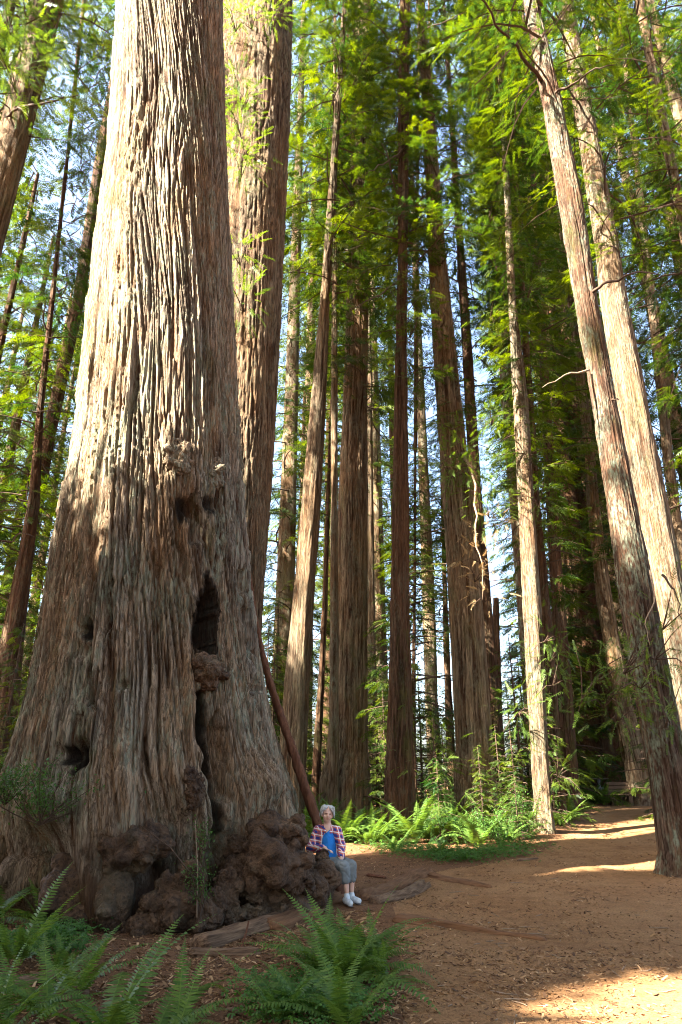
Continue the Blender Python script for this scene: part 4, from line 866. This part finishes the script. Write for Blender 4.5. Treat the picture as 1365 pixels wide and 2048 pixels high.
# redwood sorrel
def sorrel(pts, label, r):
    n = len(pts); a0 = r.uniform(0, 6.28, n); s = r.uniform(.02, .042, n); h = r.uniform(.03, .19, n); V = []; Tq = []; k = 0; ti = []
    tilt = r.normal(0, .3, (n, 2))
    for q in range(3):
        a = a0 + q * 2.094
        def pt(da, rad, dz): 
            x = np.cos(a + da) * rad * s; y = np.sin(a + da) * rad * s; return np.stack([pts[:, 0] + x, pts[:, 1] + y, pts[:, 2] + h + dz * s + tilt[:, 0] * x + tilt[:, 1] * y], -1)
        V.append(np.stack([pt(0, .05, 0), pt(-.62, .85, -.25), pt(-.28, 1.1, -.2), pt(0, .85, .0), pt(.28, 1.1, -.2), pt(.62, .85, -.25)], 1))
    V = np.stack(V, 1).reshape(-1, 3); i = (np.arange(n * 3) * 6)[:, None]
    Tq = np.concatenate([i + np.array([[0, 1, 2]]), i + np.array([[0, 2, 3]]), i + np.array([[0, 3, 4]]), i + np.array([[0, 4, 5]])])
    return tag(link('sorrel', mesh_np('sorrel', V, Tq, {'tint': np.repeat(np.clip(r.normal(.5, .2, n), 0, 1), 18)}), SORREL), label, 'ground cover', kind='stuff')
def patch(cs, n, r):
    P_ = []
    for (u, v, rad, f) in cs:
        c = ground(u, v); m = int(n * f); q = r.normal(0, .5, (m, 2)) * rad; x = c[0] + q[:, 0]; y = c[1] + q[:, 1]; P_.append(np.stack([x, y, ground_z(x, y)], -1))
    return np.vstack(P_)
sorrel(patch([(860, 1716, .8, 1), (900, 1714, .8, 1), (820, 1706, .8, 1), (960, 1712, .9, 1.4), (1010, 1708, .7, 1), (1040, 1695, .8, .8), (780, 1700, .7, .6), (930, 1720, .5, .8)], 420, rf2), 'bright green sorrel carpet at the edge of the dirt behind the person', rf2)
sorrel(patch([(80, 1900, .45, 1), (120, 1880, .4, 1), (40, 1900, .4, 1), (140, 1910, .3, .6)], 260, rf2), 'sorrel leaves under the corner ferns by the giant redwood', rf2)
sorrel(patch([(590, 2010, .35, 1), (560, 2040, .3, 1), (640, 2040, .35, 1), (620, 1985, .3, .6), (700, 2045, .4, 1), (520, 1990, .2, .3)], 200, rf2), 'sorrel leaves beneath the largest foreground fern', rf2)
sorrel(patch([(660, 1680, 1.2, 1), (700, 1660, 1.6, 1), (770, 1665, 1.6, 1)], 420, rf2), 'sorrel carpet under the ferns behind the person', rf2)

# huckleberry shrubs
def shrub(P_, stems, leaves, label, seed, h=.6, spread=.35, leaf=.03, lean=(0, 0)):
    r = np.random.default_rng(500 + seed); root = empty('huckleberry_shrub', P_, label, 'shrub'); w = MB(); O_ = []; Dd = []
    for q in range(stems):
        e = np.array([r.normal(0, spread) + lean[0], r.normal(0, spread * .6) + lean[1], h * r.uniform(.6, 1.1)]); mid = e * .5 + r.normal(0, .06, 3)
        t = np.linspace(0, 1, 8)[:, None]; P2 = 2 * t * (1 - t) * mid + t * t * e; w.tube(P2, np.linspace(.008, .002, 8), 4, cap=False)
        for _ in range(leaves // stems):
            tt_ = r.uniform(.3, 1); p = 2 * tt_ * (1 - tt_) * mid + tt_ * tt_ * e; O_.append(p + r.normal(0, .05, 3)); Dd.append(norm(r.normal(size=3))[()] + [0, 0, .1])
    link('stem', w.mesh('stem'), TWIG, root)
    O_ = np.array(O_); Dd = np.array(Dd)
    lv = np.array([[0, 0, 0], [.5, .32, .06], [1, 0, 0], [.5, -.32, .06]]); lt = np.array([[0, 2, 1], [0, 3, 2]])
    V, Tt, a = sprays(O_, Dd, np.array([0, 0, 1.0]) + r.normal(0, .3, (len(O_), 3)), leaf * r.uniform(.7, 1.3, len(O_)), np.clip(r.normal(.5, .2, len(O_)), 0, 1), [(lv, lt)], r)
    o = link('foliage', mesh_np('foliage', V, Tt, {'tint': a}), HUCK, root); o['kind'] = 'stuff'
shrub(at(400, 1835, 8.85), 7, 420, 'leafy sprig growing before the middle root of the giant redwood', 1, .62, .10)
shrub(at(408, 1700, 9.0), 7, 260, 'upper leafy sprig beside the cleft of the giant redwood', 2, .30, .14, .03)
shrub(at(80, 1650, 9.0), 18, 1500, 'green shrub rooted on the left flank of the giant redwood', 3, .65, .45, .036)
shrub(at(10, 1610, 9.1), 14, 1100, 'green shrub at the edge of the view beside the left flank', 4, .5, .35, .036)
shrub(ground(1000, 1690), 16, 1500, 'dark leafy bush behind the sorrel patch', 5, .75, .5, .05)
shrub(ground(940, 1685), 14, 1200, 'dark leafy bush behind the spiky sunlit fern', 6, .65, .5, .05)
shrub(ground(1048, 1680), 12, 900, 'leafy bush touching the slim sunlit trunk', 7, 1.2, .3, .05)
w = MB(); A = at(394, 1835, 8.8); Bq = at(391, 1640, 9.05); w.tube([A, (A + Bq) / 2 + [.02, 0, 0], Bq], [.008, .007, .005], 5); tag(link('bare_stem', w.mesh('bare_stem', True, A), TWIG_PALE, None, A), 'bare upright stem before the middle root of the giant redwood', 'stem')
w = MB(); A = at(280, 1650, 9.0); Bq = at(392, 1760, 8.85); w.tube([A, (A + Bq) / 2 + [.03, 0, .05], Bq], [.006, .009, .012], 5); tag(link('bare_stem', w.mesh('bare_stem', True, A), TWIG, None, A), 'thin slanting bare twig across the giant redwood\'s foot', 'stem')

# small lit conifer and saplings near the bank
for q, (u, v, s, lab, mt) in enumerate([(885, 1690, .95, 'tiny sunlit conifer above the biggest bank fern', LEAF_YOUNG), (1045, 1685, .7, 'lacy sapling leaning on the slim sunlit trunk', LEAF_YOUNG)]):
    P_ = ground(u, v) + [0, .3, 0]; P_ = gp(P_[0], P_[1]); root = empty('conifer_sapling', P_, lab, 'tree')
    w = MB(); s = s * .8; w.tube([[0, 0, -.1], [0, 0, 2.6 * s]], [.025, .006], 6); link('trunk', w.mesh('trunk'), TWIG, root); add_crown(root, 'small%d' % (q % 2), .1, s, q, P_, m=mt)

# ================================================================== bench and table
P_ = ground(1243, 1611); yb = P_[1]; bn = empty('park_bench', P_, 'low dark plank bench at the far end of the trail', 'bench'); bn.rotation_euler = (0, 0, R(-8))
def pl_(name, c, size, parent, m=WOOD_BENCH, rx=0.0):
    w = MB(); w.box((0, 0, 0), size, Matrix.Rotation(rx, 3, 'X')); o = link(name, w.mesh(name, False), m, parent, c); bv = o.modifiers.new('b', 'BEVEL'); bv.width = .012; bv.segments = 2; return o
for k in range(3): pl_('seat', (0, -.30 + .165 * k, .44), (1.15, .155, .055), bn)
for k in range(3): pl_('backrest', (.05, .20 + .03 * k, .56 + .155 * k), (1.0, .05, .145), bn, rx=R(-10))
for s in (-1, 1): pl_('leg', (s * .36, -.12, .19), (.16, .42, .42), bn); pl_('armrest', (s * .53, -.02, .56), (.06, .30, .05), bn); pl_('back_post', (s * .36, .27, .58), (.09, .07, .66), bn, rx=R(-10))
P_ = at(1180, 1612, 33.5); P_ = gp(P_[0], 33.5); tb = empty('picnic_table', P_, 'picnic table with slanting legs in shade before the massive trunk', 'table')
M_TAB = plain('table_top', (.16, .13, .11), (.09, .07, .06), 6, (1, 8, 8), .6, .3); M_LEG = plain('pale_leg', (.42, .45, .52), (.30, .32, .38), 8)
for k in range(4): pl_('plank', (0, -.28 + .18 * k, 1.02), (1.75, .17, .05), tb, M_TAB)
for s in (-1, 1):
    for e in (-1, 1):
        w = MB(); w.tube([[s * .55, e * .45, -.05], [s * .55, -e * .12, 1.0]], .045, 6); link('leg', w.mesh('leg'), M_LEG, tb)
    pl_('brace', (s * .55, 0, .62), (.05, .9, .09), tb, M_LEG)

# ================================================================== the seated person
def skin_m(name, col, rough=.55):
    m, nt = mat(name); g = G(nt); b = g.out(col, None, rough, .35); b.inputs['Subsurface Weight'].default_value = .08; return m
SKIN = skin_m('skin', (.62, .38, .28)); HAIR = plain('grey_hair', (.56, .56, .55), (.34, .34, .34), 9, (16, 16, 2), .5, .5, .01); 
TSH = plain('blue_jersey', (.03, .24, .66), (.02, .17, .52), 12, (1, 1, 1), .8, .3, .01); TRO = plain('grey_green_cloth', (.21, .23, .23), (.14, .155, .155), 9, (1, 1, 1), .8, .4, .012)
SHOE = plain('trainer', (.62, .66, .68), (.42, .46, .48), 25, (1, 1, 1), .5, .2); SOLE = plain('sole', (.14, .14, .15), (.09, .09, .1), 8); DARK = plain('eye_dark', (.03, .02, .02), (.02, .02, .02), 5, bump=0); LIP = plain('lip', (.42, .16, .13), (.36, .13, .1), 5, bump=0)
m_, nt_ = mat('plaid'); g_ = G(nt_); tc_ = g_.n('ShaderNodeTexCoord'); sx = g_.n('ShaderNodeSeparateXYZ'); g_.l(tc_.outputs['Object'], sx.inputs[0])
def band(sock, per, w, ph=0.0): return g_.math('LESS_THAN', g_.math('FRACT', g_.math('ADD', g_.math('DIVIDE', sock, per), 10 + ph)), w)
hx = g_.math('ADD', sx.outputs[0], g_.math('MULTIPLY', sx.outputs[1], .7)); hz = g_.math('ADD', sx.outputs[2], g_.math('MULTIPLY', sx.outputs[0], .15))
c_ = g_.mix(band(hx, .075, .45), (.68, .13, .07), (.035, .05, .20)); c2_ = g_.mix(band(hz, .075, .45), (.72, .20, .10), (.04, .06, .26)); c_ = g_.mix(.5, c_, c2_)
c_ = g_.mix(g_.math('MULTIPLY', band(hx, .075, .16, .3), .85), c_, (.82, .78, .74)); c_ = g_.mix(g_.math('MULTIPLY', band(hz, .075, .16, .3), .85), c_, (.82, .78, .74)); g_.out(c_, None, .85, .15); PLAID = m_
PY = 10.55
pp = lambda u, v, Y: at(u, v, Y)
hip = pp(657, 1722, 10.85); chest = pp(656, 1678, 10.85); nk = pp(655, 1652, 10.83); hd = pp(655, 1629, 10.80)
shR = pp(636, 1661, 10.88); shL = pp(675, 1662, 10.80); elR = pp(621, 1697, 10.80); haR = pp(651, 1696, 10.55); elL = pp(684, 1692, 10.72); haL = pp(683, 1717, 10.50)
hiR = pp(650, 1726, 10.80); hiL = pp(666, 1724, 10.86); knR = pp(687, 1733, 10.42); knL = pp(702, 1731, 10.52); anR = pp(694, 1783, 10.48); anL = pp(704, 1781, 10.60)
ftR = pp(694, 1798, 10.47); ftL = pp(703, 1794, 10.60)
root = empty('person', (hip[0], hip[1], float(ground_z(hip[0], hip[1]))), 'grey-haired person in plaid shirt and blue top seated on the burl', 'person'); PB = np.array(root.location)
def cap(a, b, ra, rb, n=8):
    a = np.asarray(a); b = np.asarray(b); return [(a + (b - a) * t, (ra + (rb - ra) * t,) * 3) for t in np.linspace(0, 1, n)]
def pmesh(name, balls, voxel, m, sit=2, rough=0.0, rs=8):
    me = fuse(name, balls, voxel, sit, rough, rs); me.transform(Matrix.Translation(Vector(-PB))); return link(name, me, m, root)
f = norm(np.array([[.16, -1.0, -.02]]))[0]; sd = norm(np.cross(f, [.10, 0, 1.0])[None])[0]; up = np.cross(sd, f)      # face frame; sd = picture right
hp = lambda a, b, c: hd + sd * a + up * b + f * c
body = [(hp(0, .03, -.01), (.076, .095, .092)), (hp(0, -.03, .025), (.062, .066, .072)), (hp(0, -.075, .045), (.038, .03, .026)), (hp(0, -.012, .098), (.014, .018, .022)), (hp(0, .012, .090), (.010, .015, .026)), (hp(.035, -.03, .062), (.028,) * 3), (hp(-.035, -.03, .062), (.028,) * 3),
        (hp(.078, -.01, -.01), (.012, .018, .03)), (hp(-.078, -.01, -.01), (.012, .018, .03)), (hp(.03, .028, .078), (.022, .012, .010)), (hp(-.03, .028, .078), (.022, .012, .010))]
body += cap(hd - [0, -.01, .06], nk - [0, 0, .03], .052, .06) + cap(nk - [0, 0, .05], chest, .10, .13) + cap(chest, hip, .13, .15)
body += cap(shR, elR, .05, .042) + cap(elR, haR, .042, .028) + cap(shL, elL, .05, .042) + cap(elL, haL, .042, .028)
body += cap(hiR, knR, .085, .06) + cap(hiL, knL, .085, .06) + cap(knR, knR * .45 + anR * .55, .055, .052) + cap(knR * .5 + anR * .5, anR, .052, .034) + cap(knL, knL * .45 + anL * .55, .055, .052) + cap(knL * .5 + anL * .5, anL, .052, .034) + cap(anR, ftR, .034, .034, 3) + cap(anL, ftL, .034, .034, 3)
def hand(w_, d, spread, n_):
    d = norm(np.asarray(d, float)[None])[0]; s = norm(np.asarray(spread, float)[None])[0]; n_ = norm(np.asarray(n_, float)[None])[0]; out = []
    pc = w_ + d * .045
    for q in np.linspace(-1, 1, 4): out += cap(w_ + s * q * .012, w_ + d * .085 + s * q * .030, .017, .013, 6)
    for q, l in zip(np.linspace(-1, 1, 4), (.060, .072, .076, .066)):
        k0 = w_ + d * .088 + s * q * .031; k1 = k0 + d * l * .5 + n_ * .006; k2 = k1 + d * l * .38 - n_ * .022 + s * q * .003
        out += cap(k0, k1, .0105, .0095, 6) + cap(k1, k2, .0095, .008, 6)
    t0 = w_ + d * .03 + s * .026; t1 = t0 + d * .03 + s * .030; out += cap(t0, t1, .013, .011, 5) + cap(t1, t1 + d * .03 + s * .006, .011, .009, 5)
    return out
body += hand(haR - [.02, 0, 0], [.75, -.5, -.25], [-.4, -.6, .2], [0, -.2, 1]) + hand(haL, [-.05, -.35, -.75], [-1, .2, 0], [.1, -1, .3])
bo = pmesh('body', body, .009, SKIN, 1)
lerp = lambda a, b, t: a + (b - a) * t
shirt = cap(nk - [0, 0, .085] + sd * -.05, chest + sd * -.09, .085, .105) + cap(nk - [0, 0, .085] + sd * .05, chest + sd * .075, .085, .10) + cap(chest + sd * -.09, hip + sd * -.10 + [0, 0, .06], .105, .12) + cap(chest + sd * .085, hip + sd * .10 + [0, 0, .05], .09, .085)
shirt += cap(shR, elR, .076, .068) + cap(elR, lerp(elR, haR, .80), .068, .050) + cap(shL, elL, .074, .064) + cap(elL, lerp(elL, haL, .78), .064, .050) + cap(shR + [.03, 0, .015], nk + sd * -.055 - [0, 0, .03], .07, .055) + cap(shL + [-.03, 0, .01], nk + sd * .055 - [0, 0, .03], .07, .055)
pmesh('shirt', shirt, .010, PLAID, 2, .006, 14)
col_ = cap(nk + sd * -.065 + f * .03 + [0, 0, -.01], nk + sd * -.035 + f * .105 - [0, 0, .07], .026, .020, 6) + cap(nk + sd * .065 + f * .03 + [0, 0, -.01], nk + sd * .045 + f * .10 - [0, 0, .07], .026, .020, 6)
pmesh('collar', col_, .008, PLAID, 1)
tee = cap(chest + sd * .0 + f * .055 + [0, 0, .09], chest + f * .06, .072, .10) + cap(chest + f * .06, hip + f * .07 + [0, 0, .04], .105, .125)
pmesh('top', tee, .009, TSH, 2, .006, 12)
tro = cap(hip + [0, 0, .05], hip, .135, .15) + cap(hiR, knR, .115, .085) + cap(hiL, knL, .115, .085) + cap(knR, lerp(knR, anR, .50), .088, .078) + cap(knL, lerp(knL, anL, .48), .088, .076)
pmesh('trousers', tro, .010, TRO, 2, .010, 11)
rh = np.random.default_rng(8); hair = [(hp(0, .050, -.03), (.082, .072, .084))]
for q in range(150):
    a = rh.uniform(-2.45, 2.45); el = rh.uniform(-.1, 1); rad = .098; p = hp(math.sin(a) * rad * math.cos(el) * -1, .045 + .085 * math.sin(el), -math.cos(a + math.pi) * -rad * math.cos(el) * 1.0 - .015)
    if (p - hd) @ f > .045 and (p - hd) @ up < .075: continue
    l = rh.uniform(.05, .10) * (1 if (p - hd) @ up < .08 else .6); hair += cap(p, p - up * l + (p - hd) * .12, .016, .005, 6)
for s in (-1, 1):
    for q in range(10): p = hp(s * rh.uniform(.02, .075), .108 - rh.uniform(0, .02), .06 + rh.uniform(-.02, .015)); hair += cap(p, p + sd * s * rh.uniform(.01, .03) - up * rh.uniform(.03, .055), .016, .007, 5)
pmesh('hair', hair, .006, HAIR, 0, .003, 45)
iv, it = ico(2)
for s in (-1, 1):
    w = MB(); w.add(iv * [.013, .008, .0055] + hp(s * .030, .012, .083) - PB, T=it); link('eye', w.mesh('eye'), DARK, root)
w = MB(); w.add(iv * [.023, .008, .006] + hp(0, -.052, .088) - PB, T=it); link('mouth', w.mesh('mouth'), LIP, root)
for a_n, ft, dr in ((anR, ftR, [.30, -.95, 0]), (anL, ftL, [.62, -.78, 0])):
    d = norm(np.array([dr]))[0]; s = np.array([d[1], -d[0], 0]); g0 = ft - [0, 0, .02]
    sh = cap(g0 - d * .055, g0 + d * .06, .046, .044) + cap(g0 + d * .06, g0 + d * .165 - [0, 0, .008], .043, .036) + cap(lerp(a_n, g0, .45), g0 + d * .02, .042, .046) + cap(g0 + d * .1 + s * .012, g0 + d * .15 + s * .012 - [0, 0, .01], .036, .032)
    so = pmesh('shoe', sh, .008, SHOE, 1); 
    sl = cap(g0 - d * .06 - [0, 0, .038], g0 + d * .17 - [0, 0, .040], .034, .03, 14); me = fuse('sole', [(c, (r_[0], r_[1], .013)) for c, r_ in sl], .006, 1); me.transform(Matrix.Translation(Vector(-PB))); link('sole', me, SOLE, so)
w = MB(); A = pp(652, 1722, 10.45); w.tube([A, A + [.01, -.02, -.07], A + [.02, 0, -.15]], .014, 5, flat=.4); tag(link('strap', w.mesh('strap', True, A), plain('red_strap', (.55, .03, .06), (.45, .02, .04), 6, bump=0), None, A), 'red strap hanging beside the seated person\'s thigh', 'strap')
